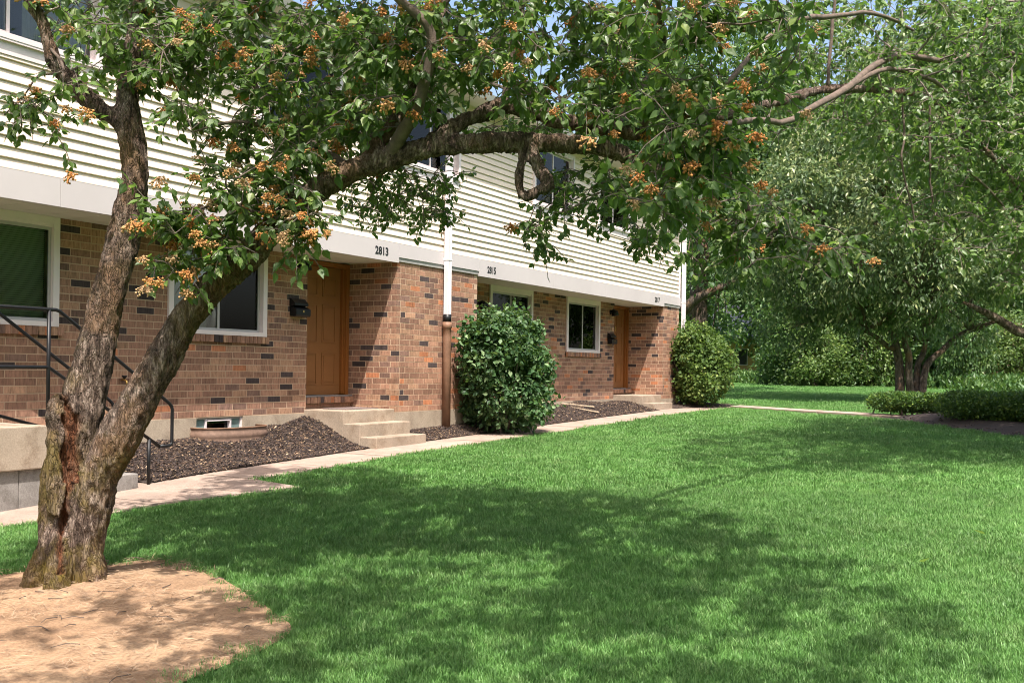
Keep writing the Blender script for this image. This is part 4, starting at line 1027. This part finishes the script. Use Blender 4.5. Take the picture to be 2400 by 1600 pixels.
# fruit clusters
bms = []
for k in range(5):
    b = MB()
    for q in range(R_.randint(26, 36)):
        c = Vector((R_.gauss(0, .5), R_.gauss(0, .5), R_.gauss(0, .35))).normalized() * R_.uniform(.012, .046); rr = R_.uniform(.0032, .0068)
        b.tube([c - Vector((0, 0, rr)), c - Vector((0, 0, rr * .5)), c + Vector((0, 0, rr * .5)), c + Vector((0, 0, rr))], [rr * .35, rr, rr, rr * .3], 6)
        b.tube([Vector((0, 0, .03)), c * .6 + Vector((0, 0, .012)), c], [.001, .001, .001], 3, False)
    me = bpy.data.meshes.new('fruit_cluster'); me.from_pydata([tuple(v) for v in b.v], [], b.f); me.materials.append(M['berry']); me.polygons.foreach_set('use_smooth', [True] * len(me.polygons)); bms.append(me)
BP.sort(key=lambda b: b[0].dot(FW) / b[1] + R_.uniform(0, 4.0))
for p, ls in BP[:285]:
    o = link('fruit_cluster', R_.choice(bms), tree); o.location = p - toff; o.rotation_euler = (R_.uniform(-.4, .4), R_.uniform(-.4, .4), R_.uniform(0, 6.3)); s = R_.uniform(.8, 1.3) * ls; o.scale = (s, s, s)

# ---- generic trees and shrubs -----------------------------------------------------
def crown_points(n, lumps, bias=.55):
    """points spread through ellipsoid lumps [(center, radii, weight)], biased to the outside"""
    w = np.array([l[2] for l in lumps], float); w /= w.sum(); idx = RNG.choice(len(lumps), n, p=w)
    d = rand_dirs(n); r = RNG.random(n) ** (1 / 3) * (1 - bias) + bias * (1 - .25 * RNG.random(n) ** 2); r = np.minimum(r, 1); r = np.where(RNG.random(n) < .05, r * 1.14, r)
    C = np.array([l[0] for l in lumps], float)[idx]; Rr = np.array([l[1] for l in lumps], float)[idx]
    return C + d * Rr * r[:, None], d
def clump_leaves(name, lumps, nclump, per, lsize, csize, material, shape='card', droop=.4, width=1.0, bias=.55, clip=None, up=.6):
    P, d = crown_points(nclump, lumps, bias)
    pos = np.repeat(P, per, 0) + RNG.normal(size=(nclump * per, 3)) * csize; dd = np.repeat(d, per, 0)
    if clip is not None:
        k = clip(pos); pos = pos[k]; dd = dd[k]
    m = len(pos); dirs = dd * .5 + rand_dirs(m) * .8 + np.array((0, 0, -droop)); nr = rand_dirs(m) * .8 + dd * .5 + np.array((0, 0, up))
    cr = np.repeat(RNG.normal(0, .24, nclump), per)
    if clip is not None: cr = cr[k]
    rnd = np.clip(.4 + cr + RNG.normal(0, .2, m), 0, 1); sz = lsize * RNG.uniform(.45, 1.35, m)
    return leaves_mesh(name, pos, dirs, nr, sz, rnd, material, shape, width)
def big_tree(name, label, base, stems, lumps, nclump, per, ls, cs, material, bark, shape='card', droop=.4, width=1., group=None, bias=.5, root=None):
    r = empty(name, base, label, 'tree', group)
    a = MB()
    for pts, rad in stems: 
        S = smooth_path([(Vector(p), q) for p, q in zip(pts, rad)], 3); a.tube([q for q, _ in S], [x for _, x in S], 10)
    # limbs into the lumps
    top = stems[0][0][-1]
    for c, rr, w in lumps:
        s = (R_.choice(stems) if root is None else stems[root])[0]; st = Vector(s[-1]) * .8 + Vector(s[-2]) * .2; e = Vector(c); m = (st + e) / 2 + Vector((R_.gauss(0, .3), R_.gauss(0, .3), .3))
        r0 = min(.14, .03 + .03 * max(rr)); a.tube([q for q, _ in smooth_path([(st, 0), (m, 0), (e, 0)], 3)], list(np.linspace(r0, .02, 7)), 6)
        for _ in range(6):
            e2 = e + Vector((R_.gauss(0, .5) * rr[0], R_.gauss(0, .5) * rr[1], R_.gauss(.1, .5) * rr[2])); m2 = m.lerp(e2, .5) + Vector((0, 0, .2)); a.tube([m, m2, e2], [r0 * .5, r0 * .3, .01], 5, False)
    me = bpy.data.meshes.new('trunk'); me.from_pydata([tuple(v) for v in a.v], [], a.f); me.materials.append(bark); me.polygons.foreach_set('use_smooth', [True] * len(me.polygons)); link('trunk', me, r)
    link('crown', clump_leaves('crown', lumps, nclump, per, ls, cs, material, shape, droop, width, bias), r, 'stuff')
    return r
def copy_tree(o, loc, rz, s, label):
    c = o.copy(); COL.objects.link(c); c.location = loc; c.rotation_euler = (0, 0, rz); c.scale = (s[0], s[0], s[1]); c['label'] = label
    for ch in o.children:
        k = ch.copy(); COL.objects.link(k); k.parent = c
    return c

# multi-stem weeping tree behind the hedge
tb = at(2120, 930, 30.0); tb.z = g(tb.y)
def rel(x, y, t): return tuple(at(x, y, t) - tb)
stems = [([(-.12, 0, -.1), rel(2108, 860, 30), rel(2098, 800, 30), rel(2092, 740, 30), rel(2085, 640, 30)], [.15, .12, .105, .09, .05]),
         ([(.18, 0, -.1), rel(2130, 870, 29.8), rel(2130, 830, 29.8), rel(2120, 790, 29.7), rel(2140, 680, 29.7)], [.12, .10, .095, .085, .05]),
         ([(.45, .1, -.1), rel(2170, 860, 30.2), rel(2210, 820, 30.3), rel(2240, 790, 30.4), rel(2285, 765, 30.5)], [.12, .10, .085, .07, .04]),
         ([(.3, .2, 0), rel(2150, 860, 30.4), rel(2163, 830, 30.4), rel(2172, 790, 30.4)], [.11, .09, .08, .05]),
         ([rel(2098, 815, 30), rel(2085, 815, 29.9), rel(2055, 790, 29.8), rel(2025, 775, 29.7)], [.08, .08, .065, .04])]
lm = []
for x, y, t, rx, rz in [(1800, 600, 30, 1.5, 1.2), (1880, 480, 29, 1.7, 1.3), (1960, 380, 30, 1.9, 1.4), (1990, 600, 28.5, 1.5, 1.2), (2060, 300, 30.5, 1.9, 1.5), (2090, 470, 28, 1.7, 1.4), (2150, 620, 28, 1.5, 1.2), (2210, 360, 30, 1.9, 1.5), (2250, 520, 28.5, 1.7, 1.4), (2330, 430, 30, 1.9, 1.5), (2340, 600, 29, 1.6, 1.2), (2230, 690, 29.5, 1.2, .8), (1900, 680, 30, 1.3, .9), (2010, 720, 29.5, 1.2, .7), (2150, 740, 29, .9, .6), (2440, 500, 31, 1.9, 1.5), (2080, 690, 30, 1.3, .8), (2120, 200, 31, 1.9, 1.4), (1850, 760, 30.5, 1.0, .6), (2270, 780, 30.5, .7, .5)]:
    lm.append((rel(x, y, t), (rx, rx, rz), rx ** 3))
big_tree('willowy_tree', 'multi-stemmed tree with drooping narrow olive leaves behind the clipped hedge', tb, stems, lm, 4300, 20, .16, .15, M['leaf_bg3'], M['barkbg'], 'card', .75, .62, None, .74)

# tree at the building end with a long grey limb
tb2 = at(1640, 900, 36); tb2.z = g(tb2.y)
def rel2(x, y, t): return tuple(at(x, y, t) - tb2)
st2 = [([(0, 0, -.1), rel2(1638, 800, 36), rel2(1636, 720, 36), rel2(1640, 640, 36), rel2(1650, 540, 36), rel2(1665, 420, 36.3)], [.40, .34, .32, .30, .27, .16]),
       ([rel2(1600, 730, 35.5), rel2(1632, 700, 35.2), rel2(1680, 678, 34.8), rel2(1735, 652, 34.5), rel2(1770, 635, 34.3)], [.2, .17, .14, .11, .07])]
lm2 = []
for x, y, t, rx, rz in [(1660, 620, 35, 1.0, .9), (1700, 520, 36, 2.0, 1.6), (1650, 400, 37, 2.4, 2.0), (1760, 420, 37, 2.2, 1.8), (1580, 300, 38, 2.6, 2.0), (1720, 300, 37, 2.4, 2.0), (1640, 720, 36.5, .9, .6), (1670, 780, 37, 1.0, .6), (1770, 590, 35, 1.2, .9), (1830, 330, 38, 2.3, 1.8), (1690, 180, 38, 2.4, 2.0), (1480, 260, 38, 2.2, 1.6)]:
    lm2.append((rel2(x, y, t), (rx, rx, rz), rx ** 3))
big_tree('broadleaf_tree', 'grey-limbed leafy tree standing just beyond the end of the brick row', tb2, st2, lm2, 3600, 12, .20, .2, M['leaf_bg2'], M['barkbg'], 'card', .5, .9)

# belt of tall trees (two prototypes, copied)
def proto(name, label, H, Wd, material, n=2600, per=13, ls=.30, low=.18):
    lm_ = []
    for k in range(15):
        z = H * (low + (1 - low - .08) * (k + .5) / 15); ww = Wd * (.55 + .45 * math.sin(math.pi * (z / H) ** .8)) * R_.uniform(.6, 1)
        an = k * 2.4; rr = R_.uniform(.16, .24) * H * .75; lm_.append(((math.cos(an) * ww * .55, math.sin(an) * ww * .55, z), (rr * .95, rr * .95, rr * .7), rr ** 2))
    st_ = [([(0, 0, -.2), (.1, 0, H * .15), (-.1, .1, H * .35), (.1, 0, H * .6), (0, 0, H * .85)], [.34, .28, .24, .15, .05])]
    return big_tree(name, label, (0, 0, 0), st_, lm_, n, per, ls, .32, material, M['barkbg'], 'card', .45, .85, 'trees behind the lawn')
pA = proto('belt_tree', '', 15, 4.4, M['leaf_bg2']); pB = proto('belt_tree', '', 14, 4.6, M['leaf_bg1'], 2300); pC = proto('belt_tree', '', 5.2, 2.9, M['leaf_bg2'], 1500, 12, .2, .06)
pD = proto('belt_tree', '', 4.2, 2.6, M['leaf_bg1'], 1300, 12, .17, .05)
used = set()
def put(p, x, dist, s, rz, label):
    b = at(x, 890, dist); b.z = g(b.y) - .05
    if p.name not in used:
        used.add(p.name); p.location = b; p.rotation_euler = (0, 0, rz); p.scale = (s[0], s[0], s[1]); p['label'] = label; return p
    return copy_tree(p, b, rz, s, label)
put(pA, 1560, 66, (1.2, 1.3), .3, 'tall dark green tree rising behind the roof end of the row')
put(pB, 1790, 78, (.95, 1.1), 1.2, 'tall pale green tree above the hidden yellow house')
put(pA, 1850, 68, (1.15, 1.25), 2.5, 'tall dark tree behind the fine-leaved bushes')
put(pB, 1970, 64, (.95, 1.15), 3.3, 'pale green tree seen left of the multi-stemmed tree')
put(pA, 2110, 66, (1.1, 1.3), 4.1, 'tall dark tree directly behind the multi-stemmed tree')
put(pB, 2260, 62, (.9, 1.1), 5.0, 'pale green tree right of the multi-stemmed tree')
put(pA, 2400, 60, (1.0, 1.25), .9, 'dark tree with ivy-covered trunk behind the hedge end')
put(pB, 2540, 58, (1.0, 1.1), 1.9, 'pale tree beyond the hedge at the end of the lawn')
put(pA, 1330, 80, (1.2, 1.15), 5.6, 'dark treetop showing over the middle of the roof')
put(pB, 1050, 85, (1.1, 1.05), 4.4, 'pale treetop showing over the roof near the downspout')
put(pC, 1845, 50, (.75, .8), .5, 'dark bush left of the fine-leaved bush on the lawn edge')
put(pD, 1905, 49, (.85, .8), 1.5, 'bright green bush at the back edge of the lawn')
put(pC, 1975, 50, (.9, .8), 2.5, 'dark bush behind the bright green lawn-edge bush')
put(pD, 2040, 49.5, (.9, .95), 3.5, 'fine-leaved grey-green bush left of the multi-stemmed trunk')
put(pC, 2190, 49, (1., .75), 4.5, 'low dark bush seen between the spreading stems')
put(pC, 2255, 46, (.6, 1.05), 5.5, 'dark upright bush right of the spreading stems')
put(pD, 2390, 47, (.9, .8), .2, 'bright bush beyond the hedge near the road')
put(pC, 1590, 55, (.8, .6), 3.0, 'dark bush behind the yellow-green corner shrub')
put(pD, 1905, 56, (1.0, 1.3), 4.0, 'tall pale bush overhanging the yellow house corner')
put(pC, 2490, 48, (1., .9), 2.2, 'dark bush far right beyond the hedges')

for k_, (x_, y_) in enumerate(((24, -8), (27, 2), (23, 12), (28, 21), (25, 31), (26, -20))):  # unseen trees added opposite the row to darken the window reflections
    o_ = copy_tree((pA, pB)[k_ % 2], Vector((x_, y_, g(y_) - .05)), k_ * 1.3, (1.05, 1.05), 'unseen tall tree added opposite the brick row for dark window reflections')
    o_['group'] = 'unseen trees added for window reflections'
# right-hand lawn tree, mostly out of frame, shading the lawn by the hedge bed
tb3 = FW * 13.4 + RT0 * 9.2; tb3.z = g(tb3.y)
def rel3(v): return tuple(Vector(v) - tb3)
tip = at(2258, 708, 12.9); e1 = at(2330, 742, 13.0); e2 = at(2420, 788, 13.1); e3 = at(2620, 805, 13.3)
st3 = [([(0, 0, -.1), (-.1, 0, .9), (0, .1, 1.8), (.2, 0, 3.0), (.1, .1, 4.6)], [.24, .2, .18, .15, .09]), ([(-.05, 0, .75), rel3(e3), rel3(e2), rel3(e1), rel3(tip)], [.10, .085, .065, .05, .018])]
lm3 = []
for k in range(16):
    an = k * 2.4; rr = math.sqrt((k + .5) / 16) * 3.5; lm3.append(((math.cos(an) * rr - .6, math.sin(an) * rr + .3, 3.9 + (1 - (rr / 3.8) ** 2) * 2.2), (1.35, 1.35, .95), 1.0))
big_tree('lawn_tree', 'lawn tree by the hedge bed whose bare limb reaches over the grass', tb3, st3, lm3, 4600, 13, .10, .17, M['leaf_fg'], M['barkfg'], 'leaf', .6, root=0)
# hanging spray near its limb tip
# ---- shrubs
def shrub(name, label, base, lumps, n, per, ls, cs, material, clip=None, stems=8, group=None, width=1.1, bias=.72, shape='leaf', cat='shrub', droop=.15):
    r = empty(name, base, label, cat, group); a = MB()
    for k in range(stems):
        c, rr, w = R_.choice(lumps); e = Vector(c) + Vector((R_.gauss(0, .3) * rr[0], R_.gauss(0, .3) * rr[1], R_.gauss(0, .3) * rr[2]))
        if shape == 'card': s0 = Vector((e.x + R_.gauss(0, .1), e.y + R_.gauss(0, .1), -.05))
        else: s0 = Vector((R_.gauss(0, .08), R_.gauss(0, .08), -.05))
        m = s0.lerp(e, .5) + Vector((0, 0, .06)); a.tube([s0, m, e], [.018, .013, .006], 6, False)
    me = bpy.data.meshes.new('stems'); me.from_pydata([tuple(v) for v in a.v], [], a.f); me.materials.append(M['twig']); link('stems', me, r)
    bl = Vector(base)
    link('crown', clump_leaves('crown', lumps, n, per, ls, cs, material, shape, droop, width, bias, (lambda P: clip(P + np.array(bl))) if clip else None), r, 'stuff')
    return r
def lumpy(l, n, r0):
    out = list(l)
    for _ in range(n):
        c, rr, w = R_.choice(l[:4]); d = Vector((R_.gauss(0, 1), R_.gauss(0, 1), R_.gauss(.1, .8))).normalized()
        q = R_.uniform(.6, 1.35) * r0; out.append(((c[0] + d.x * rr[0] * .98, c[1] + d.y * rr[1] * .98, max(.25, c[2] + d.z * rr[2] * .98)), (q, q, q * R_.uniform(.8, 1.6)), .11))
    return out
b1 = Vector((-8.22, 14.38, g(14.38)))
lum1 = [((0, 0, .95), (.74, .74, .80), 1.4), ((.05, -.1, 1.5), (.55, .55, .48), .7), ((-.1, .25, 1.25), (.6, .6, .6), .7), ((.1, .1, .55), (.72, .72, .5), .9), ((-.05, -.45, 1.25), (.35, .35, .5), .4), ((.0, .5, .8), (.38, .38, .5), .4), ((0, -.5, 1.75), (.2, .2, .28), .15), ((.1, .2, 1.85), (.22, .22, .22), .12)]
shrub('round_shrub', 'large rounded dark green shrub with pale leaf edges in front of the middle pier', b1, lumpy(lum1, 22, .16), 2500, 7, .074, .05, M['leaf_shrub'], lambda P: ~((P[:, 0] < XP + .04) & (P[:, 1] < 14.66)) & (P[:, 0] > XW + .06))
b2 = Vector((-8.35, 24.15, g(24.15) + .06))
lum2 = [((0, 0, .95), (.72, .72, .75), 1.4), ((.05, .1, 1.4), (.55, .55, .45), .7), ((-.2, -.1, 1.35), (.5, .5, .5), .6), ((.1, 0, .45), (.6, .6, .42), .6), ((-.05, .1, 1.72), (.3, .3, .3), .25), ((.45, .3, 1.0), (.4, .4, .5), .4)]
shrub('round_shrub', 'yellow-green bushy shrub at the end corner of the row', b2, lumpy(lum2, 20, .17), 2200, 6, .076, .06, M['leaf_shrub2'], lambda P: ~((P[:, 0] < XP + .05) & (P[:, 1] < YE + .2)))
def hedge(label, pts, w, h, z0, n, ls):
    c = sum((Vector((p[0], p[1], 0)) for p in pts), Vector()) / len(pts); c.z = g(c.y) + .05
    lum = []
    for i in range(len(pts) - 1):
        for s in range(5):
            q = Vector((*pts[i], 0)).lerp(Vector((*pts[i + 1], 0)), s / 4.0); q.z = 0
            lum.append(((q.x - c.x, q.y - c.y, z0 + (h - z0) * .42 + g(q.y) - g(c.y)), (w * .5, w * .5, (h - z0) * .58), 1))
    def clip(P): 
        t_ = np.interp(P[:, 1], GY, GZ); hh = h + .012 * np.sin(P[:, 0] * 5) 
        return (P[:, 2] < t_ + hh) & (P[:, 2] > t_ + z0)
    return shrub('clipped_hedge', label, tuple(c), lum, n, 8, ls, .028, M['leaf_yew'], clip, 26, 'clipped hedges in the mulch bed', .7, .84, 'card', 'hedge', -.25)
hedge('low clipped dark green hedge nearest the cross walk, with bare stems below', [(-3.55, 22.65), (-2.6, 22.75), (-1.7, 22.5)], 1.05, .50, .12, 8000, .055)
hedge('wider clipped hedge with sunlit yellow-green top in the mulch bed', [(-1.85, 20.6), (-.7, 20.0), (.6, 19.3), (1.8, 18.9)], 1.35, .62, .10, 14000, .055)

# ---- ground-level growth along the far lawn edge
pp = []
for k in range(5200):
    x = R_.uniform(1600, 2480); b = onG(x, float(np.interp(x, [1600, 2050, 2480], [893.5, 905, 922]))); pp.append((b.x + R_.gauss(0, 1.4) - .5, b.y + abs(R_.gauss(0, 1.6)) + .3))
pp = np.array(pp); zz = np.interp(pp[:, 1], GY, GZ)
pos = np.column_stack([pp, zz + RNG.random(len(pp)) ** 2 * .5]); pos = np.repeat(pos, 5, 0) + RNG.normal(size=(len(pos) * 5, 3)) * .1
dr = rand_dirs(len(pos)) * .7 + np.array((0, 0, .9)); link('undergrowth', leaves_mesh('undergrowth', pos, dr, rand_dirs(len(pos)), RNG.uniform(.12, .3, len(pos)), RNG.random(len(pos)), M['leaf_under'], 'card', .7), None, 'stuff', 'weedy green undergrowth along the back edge of the lawn')

# ---- houses glimpsed through the trees
M['yellow'] = plain('yellow_siding', (.62, .40, .17), .7, .06, .6)
M['pinkish'] = plain('pale_siding', (.55, .48, .47), .7, .06, .6)
M['red'] = plain('red_siding', (.38, .16, .15), .7, .08, .6)
M['greyroof'] = plain('grey_roof', (.38, .36, .42), .85, .1, .5)
def cottage(label, x, dist, w, h, wallm, roofm, rh):
    b = at(x, 880, dist); b.z = g(b.y); r = empty('cottage', b, label, 'house', 'houses behind the trees'); r.rotation_euler = (0, 0, AL)
    a = MB(); a.box(-w / 2, w / 2, 0, 7, -.3, h)
    def bl(m_, nm, mt): 
        me = bpy.data.meshes.new(nm); me.from_pydata(m_.v, [], m_.f); me.materials.append(mt); return link(nm, me, r)
    bl(a, 'wall', wallm)
    a = MB(); vs_ = [(-w / 2 - .3, -.4, h), (w / 2 + .3, -.4, h), (w / 2 + .3, 3.5, h + rh), (-w / 2 - .3, 3.5, h + rh), (-w / 2 - .3, 7.4, h), (w / 2 + .3, 7.4, h)]
    a.add(vs_ + [(p[0], p[1], p[2] - .15) for p in vs_], [(0, 1, 2, 3), (3, 2, 5, 4), (6, 9, 8, 7), (9, 10, 11, 8), (0, 6, 7, 1), (4, 5, 11, 10), (0, 3, 9, 6), (3, 4, 10, 9), (1, 7, 8, 2), (2, 8, 11, 5)]); bl(a, 'roof', roofm)
    k = int(w // 2.6)
    for i in range(k):
        xx = -w / 2 + w * (i + .5) / k; a = MB(); a.box(xx - .5, xx + .5, -.06, -.002, 1.0, 2.2); wn = bl(a, 'window', M['white'])
        a = MB(); a.box(xx - .42, xx + .42, -.075, -.061, 1.08, 2.12); me = bpy.data.meshes.new('pane'); me.from_pydata(a.v, [], a.f); me.materials.append(M['dark_interior']); link('pane', me, wn)
    a = MB(); a.box(-w / 2 - .02, -w / 2 + .14, -.03, -.001, 0, h); a.box(w / 2 - .14, w / 2 + .02, -.03, -.001, 0, h); bl(a, 'corner_board', M['white'])
    return r
cottage('yellow cottage glimpsed through the trees past the corner shrub', 1735, 72, 3.4, 3.0, M['yellow'], M['greyroof'], 2.4)
cottage('pale house glimpsed behind the multi-stemmed tree', 2080, 84, 9, 3.2, M['pinkish'], M['greyroof'], 2.6)
cottage('red and pale house glimpsed beyond the hedge', 2380, 80, 10, 2.6, M['red'], M['pinkish'], 2.4)

# ================================================================== grass, chips, straw (uncountable stuff)
def gn_scatter(name, label, pts, rot, scl, idx, protos, tilt=None):
    me = bpy.data.meshes.new(name); me.vertices.add(len(pts)); me.vertices.foreach_set('co', np.asarray(pts, np.float32).ravel())
    for k, v in (('scl', scl), ('idx', idx)):
        a = me.attributes.new(k, 'FLOAT', 'POINT'); a.data.foreach_set('value', np.asarray(v, np.float32))
    a = me.attributes.new('rot', 'FLOAT_VECTOR', 'POINT'); a.data.foreach_set('vector', np.asarray(rot, np.float32).ravel())
    o = link(name, me, None, 'stuff', label)
    ng = bpy.data.node_groups.new(name, 'GeometryNodeTree'); ng.interface.new_socket('Geometry', in_out='INPUT', socket_type='NodeSocketGeometry'); ng.interface.new_socket('Geometry', in_out='OUTPUT', socket_type='NodeSocketGeometry')
    gi = ng.nodes.new('NodeGroupInput'); go = ng.nodes.new('NodeGroupOutput'); j = ng.nodes.new('GeometryNodeJoinGeometry')
    def attr(nm, ty):
        n = ng.nodes.new('GeometryNodeInputNamedAttribute'); n.data_type = ty; n.inputs['Name'].default_value = nm
        return [s for s in n.outputs if s.enabled and s.name == 'Attribute'][0]
    for k, p in enumerate(protos):
        ob = ng.nodes.new('GeometryNodeObjectInfo'); ob.inputs['Object'].default_value = p
        cmp_ = ng.nodes.new('FunctionNodeCompare'); cmp_.data_type = 'FLOAT'; cmp_.operation = 'EQUAL'
        ng.links.new(attr('idx', 'FLOAT'), cmp_.inputs[0]); cmp_.inputs[1].default_value = float(k); cmp_.inputs['Epsilon'].default_value = .1
        ip = ng.nodes.new('GeometryNodeInstanceOnPoints'); ng.links.new(gi.outputs[0], ip.inputs['Points']); ng.links.new(cmp_.outputs[0], ip.inputs['Selection'])
        ng.links.new(ob.outputs['Geometry'], ip.inputs['Instance']); ng.links.new(attr('rot', 'FLOAT_VECTOR'), ip.inputs['Rotation']); ng.links.new(attr('scl', 'FLOAT'), ip.inputs['Scale'])
        ng.links.new(ip.outputs[0], j.inputs[0])
    ng.links.new(j.outputs[0], go.inputs[0])
    md = o.modifiers.new('scatter', 'NODES'); md.node_group = ng
    return o
def tuft(seed, nb, rad, h, w):
    r = random.Random(seed); vs_ = []; fs_ = []
    for k in range(nb):
        an = r.uniform(0, 6.283); d = rad * math.sqrt(r.random()); x, y = math.cos(an) * d, math.sin(an) * d
        a2 = r.uniform(0, 6.283); hh = h * r.uniform(.55, 1.15); ln = hh * r.uniform(.2, .95); ww = w * r.uniform(.7, 1.3) / 2
        dx, dy = math.cos(a2), math.sin(a2); sx, sy = -dy * ww, dx * ww; n0 = len(vs_)
        vs_ += [(x - sx, y - sy, -.01), (x + sx, y + sy, -.01), (x + dx * ln * .35 - sx, y + dy * ln * .35 - sy, hh * .62), (x + dx * ln * .35 + sx, y + dy * ln * .35 + sy, hh * .62), (x + dx * ln, y + dy * ln, hh)]
        fs_ += [(n0, n0 + 1, n0 + 3, n0 + 2), (n0 + 2, n0 + 3, n0 + 4)]
    me = bpy.data.meshes.new('tuft'); me.from_pydata(vs_, [], fs_); me.materials.append(M['grass']); return bpy.data.objects.new('tuft', me)
GP = []; GS = []; GI = []
bands = [(3.6, 6.5, 800, 1.0, 0), (6.5, 10, 520, 1.1, 0), (10, 16, 210, 1.35, 1), (16, 27, 85, 1.7, 1), (27, 52, 22, 2.4, 1)]
polys = [apron, walk_main, cross, [tuple(p) for p in dp], [(p.x, p.y) for p in hbd], [(-18, -5), (XI + .02, -5), (XI + .02, 24.3), (-8.0, 24.0), (-7.75, 25.0), (-8.2, 26.4), (-9.5, 26.6), (-10.6, 25.4), (-18, 24.4)], [(-8.45, 24.2), (-7.55, 24.2), (-7.55, 25.2), (-8.45, 25.2)]]
for t0, t1, den, sc, ki in bands:
    area = (1.75 * (t1 * t1 - t0 * t0) / 2); n_ = int(area * den)
    t = np.sqrt(RNG.random(n_) * (t1 * t1 - t0 * t0) + t0 * t0); lat = (RNG.random(n_) - .5) * 1.75 * t
    P = t[:, None] * np.array(FW)[None, :2] + lat[:, None] * np.array(RT0)[None, :2]
    keep = np.ones(n_, bool)
    jt = RNG.normal(0, .035, P.shape) * (t < 12)[:, None]
    for k, pl in enumerate(polys): keep &= ~inpoly(P + jt * (2.2 if k == 3 else 1), pl)
    P = P[keep]; z = np.interp(P[:, 1], GY, GZ)
    z += np.array([soft(x, y) for x, y in P])
    GP.append(np.column_stack([P, z])); m_ = len(P); GS.append(sc * RNG.uniform(.7, 1.2, m_)); GI.append(RNG.integers(0, 3, m_) + 3 * ki)
GP = np.concatenate(GP); GS = np.concatenate(GS); GI = np.concatenate(GI)
rot = np.column_stack([RNG.normal(0, .12, len(GP)), RNG.normal(0, .12, len(GP)), RNG.uniform(0, 6.283, len(GP))])
gn_scatter('grass', 'thick mown green grass of the lawn', GP, rot, GS, GI, [tuft(s, 34, .055, .040, .0027) for s in (1, 2, 3)] + [tuft(s, 32, .075, .028, .0042) for s in (4, 5, 6)])
# wood chips
CP = []
def chips(poly_fn, x0, x1, y0, y1, hf, n_):
    for _ in range(n_):
        x, y = R_.uniform(x0, x1), R_.uniform(y0, y1)
        if poly_fn is None or poly_fn(x, y): CP.append((x, y, hf(x, y) + .01))
chips(None, XW + .02, XI + .03, 7.5, 11.15, bedA, 14000); chips(None, XP + .02, XI + .03, 12.4, 14.6, bedB, 3600); chips(None, XW + .02, XI + .02, 14.65, 21.8, bedC, 11000)
chips(lambda x, y: math.hypot(x + 8.9, y - 24.6) < 1.4 and not (x < XP and y < YE + .02), -10.5, -7.8, 23.2, 26.6, bedD, 1500)
hbp = [(p.x, p.y) for p in hbd]
pts_ = np.column_stack([RNG.uniform(-4, 4.5, 9000), RNG.uniform(16, 23.6, 9000)]); pts_ = pts_[inpoly(pts_, hbp)]
def hz(x, y):
    dmin = min(math.hypot(x - p[0], y - p[1]) for p in hbp[::2]); return g(y) + .02 + .14 * sm(dmin / 1.1)
CP += [(x, y, hz(x, y)) for x, y in pts_[:4200]]
def chip(seed):
    r = random.Random(seed); l, w, t_ = r.uniform(.03, .055), r.uniform(.006, .013), .004
    m_ = MB(); m_.box(-l, l, -w, w, -t_, t_); me = bpy.data.meshes.new('chip'); me.from_pydata([(x * (1 if abs(y) < w else .9), y + .004 * math.sin(x * 60), z) for x, y, z in m_.v], [], m_.f); me.materials.append(M['chip']); return bpy.data.objects.new('chip', me)
n_ = len(CP); rot = np.column_stack([RNG.normal(0, .4, n_), RNG.normal(0, .4, n_), RNG.uniform(0, 6.283, n_)])
gn_scatter('wood_chips', 'loose dark and tan bark chips covering the beds', CP, rot, RNG.uniform(.25, .65, n_), RNG.integers(0, 3, n_), [chip(s) for s in (1, 2, 3)])
# dead grass straw on the dirt
sp = []
while len(sp) < 9000:
    q = np.column_stack([RNG.uniform(-7, -3, 4000), RNG.uniform(2.3, 5.4, 4000)]); sp += [tuple(p) for p in q[inpoly(q, [tuple(p) for p in dp])]]
sp = np.array(sp[:9000]); keep = np.array([noise.noise(Vector((x * 1.6, y * 1.6, 4))) > -.25 for x, y in sp]); sp = sp[keep]
pos = np.column_stack([sp, [dirt_z(x, y, .6) + .008 for x, y in sp]]); m_ = len(pos)
dr = np.column_stack([RNG.normal(size=m_), RNG.normal(size=m_), RNG.normal(0, .12, m_)])
link('straw', leaves_mesh('straw', pos, dr, np.tile((0, 0, 1.), (m_, 1)) + RNG.normal(0, .3, (m_, 3)), RNG.uniform(.03, .10, m_), RNG.random(m_), M['straw'], 'card', .06), None, 'stuff', 'dry grass clippings strewn over the bare soil')

for lab, (x, y), sz in (('pale fallen leaf lying on the lawn near the shade edge', (2165, 1334), .1), ('small fallen leaf lying on the sunny grass', (2308, 1268), .08)):
    p = onG(x, y); o = link('fallen_leaf', lv[6], None, None, lab, 'leaf', 'fallen leaves'); o.location = (p.x, p.y, p.z + .05); o.scale = (sz, sz, sz); o.rotation_euler = (.5, .3, x)

tb_ = MB()
for _ in range(46):
    q = None
    while q is None:
        x, y = R_.uniform(-6.6, -3.7), R_.uniform(3.0, 5.1)
        if inpoly(np.array([[x, y]]), [tuple(p) for p in dp])[0]: q = (x, y)
    a_ = R_.uniform(0, 6.28); l_ = R_.uniform(.04, .16); z_ = dirt_z(x, y, .6) + .008
    tb_.tube([(x, y, z_), (x + math.cos(a_) * l_ * .5, y + math.sin(a_) * l_ * .5, z_ + .006), (x + math.cos(a_ + .3) * l_, y + math.sin(a_ + .3) * l_, z_)], [.003, .0025, .0015], 5)
tb_.build('twig_litter', M['branch'], None, kind='stuff', label='small fallen twigs scattered on the bare soil')
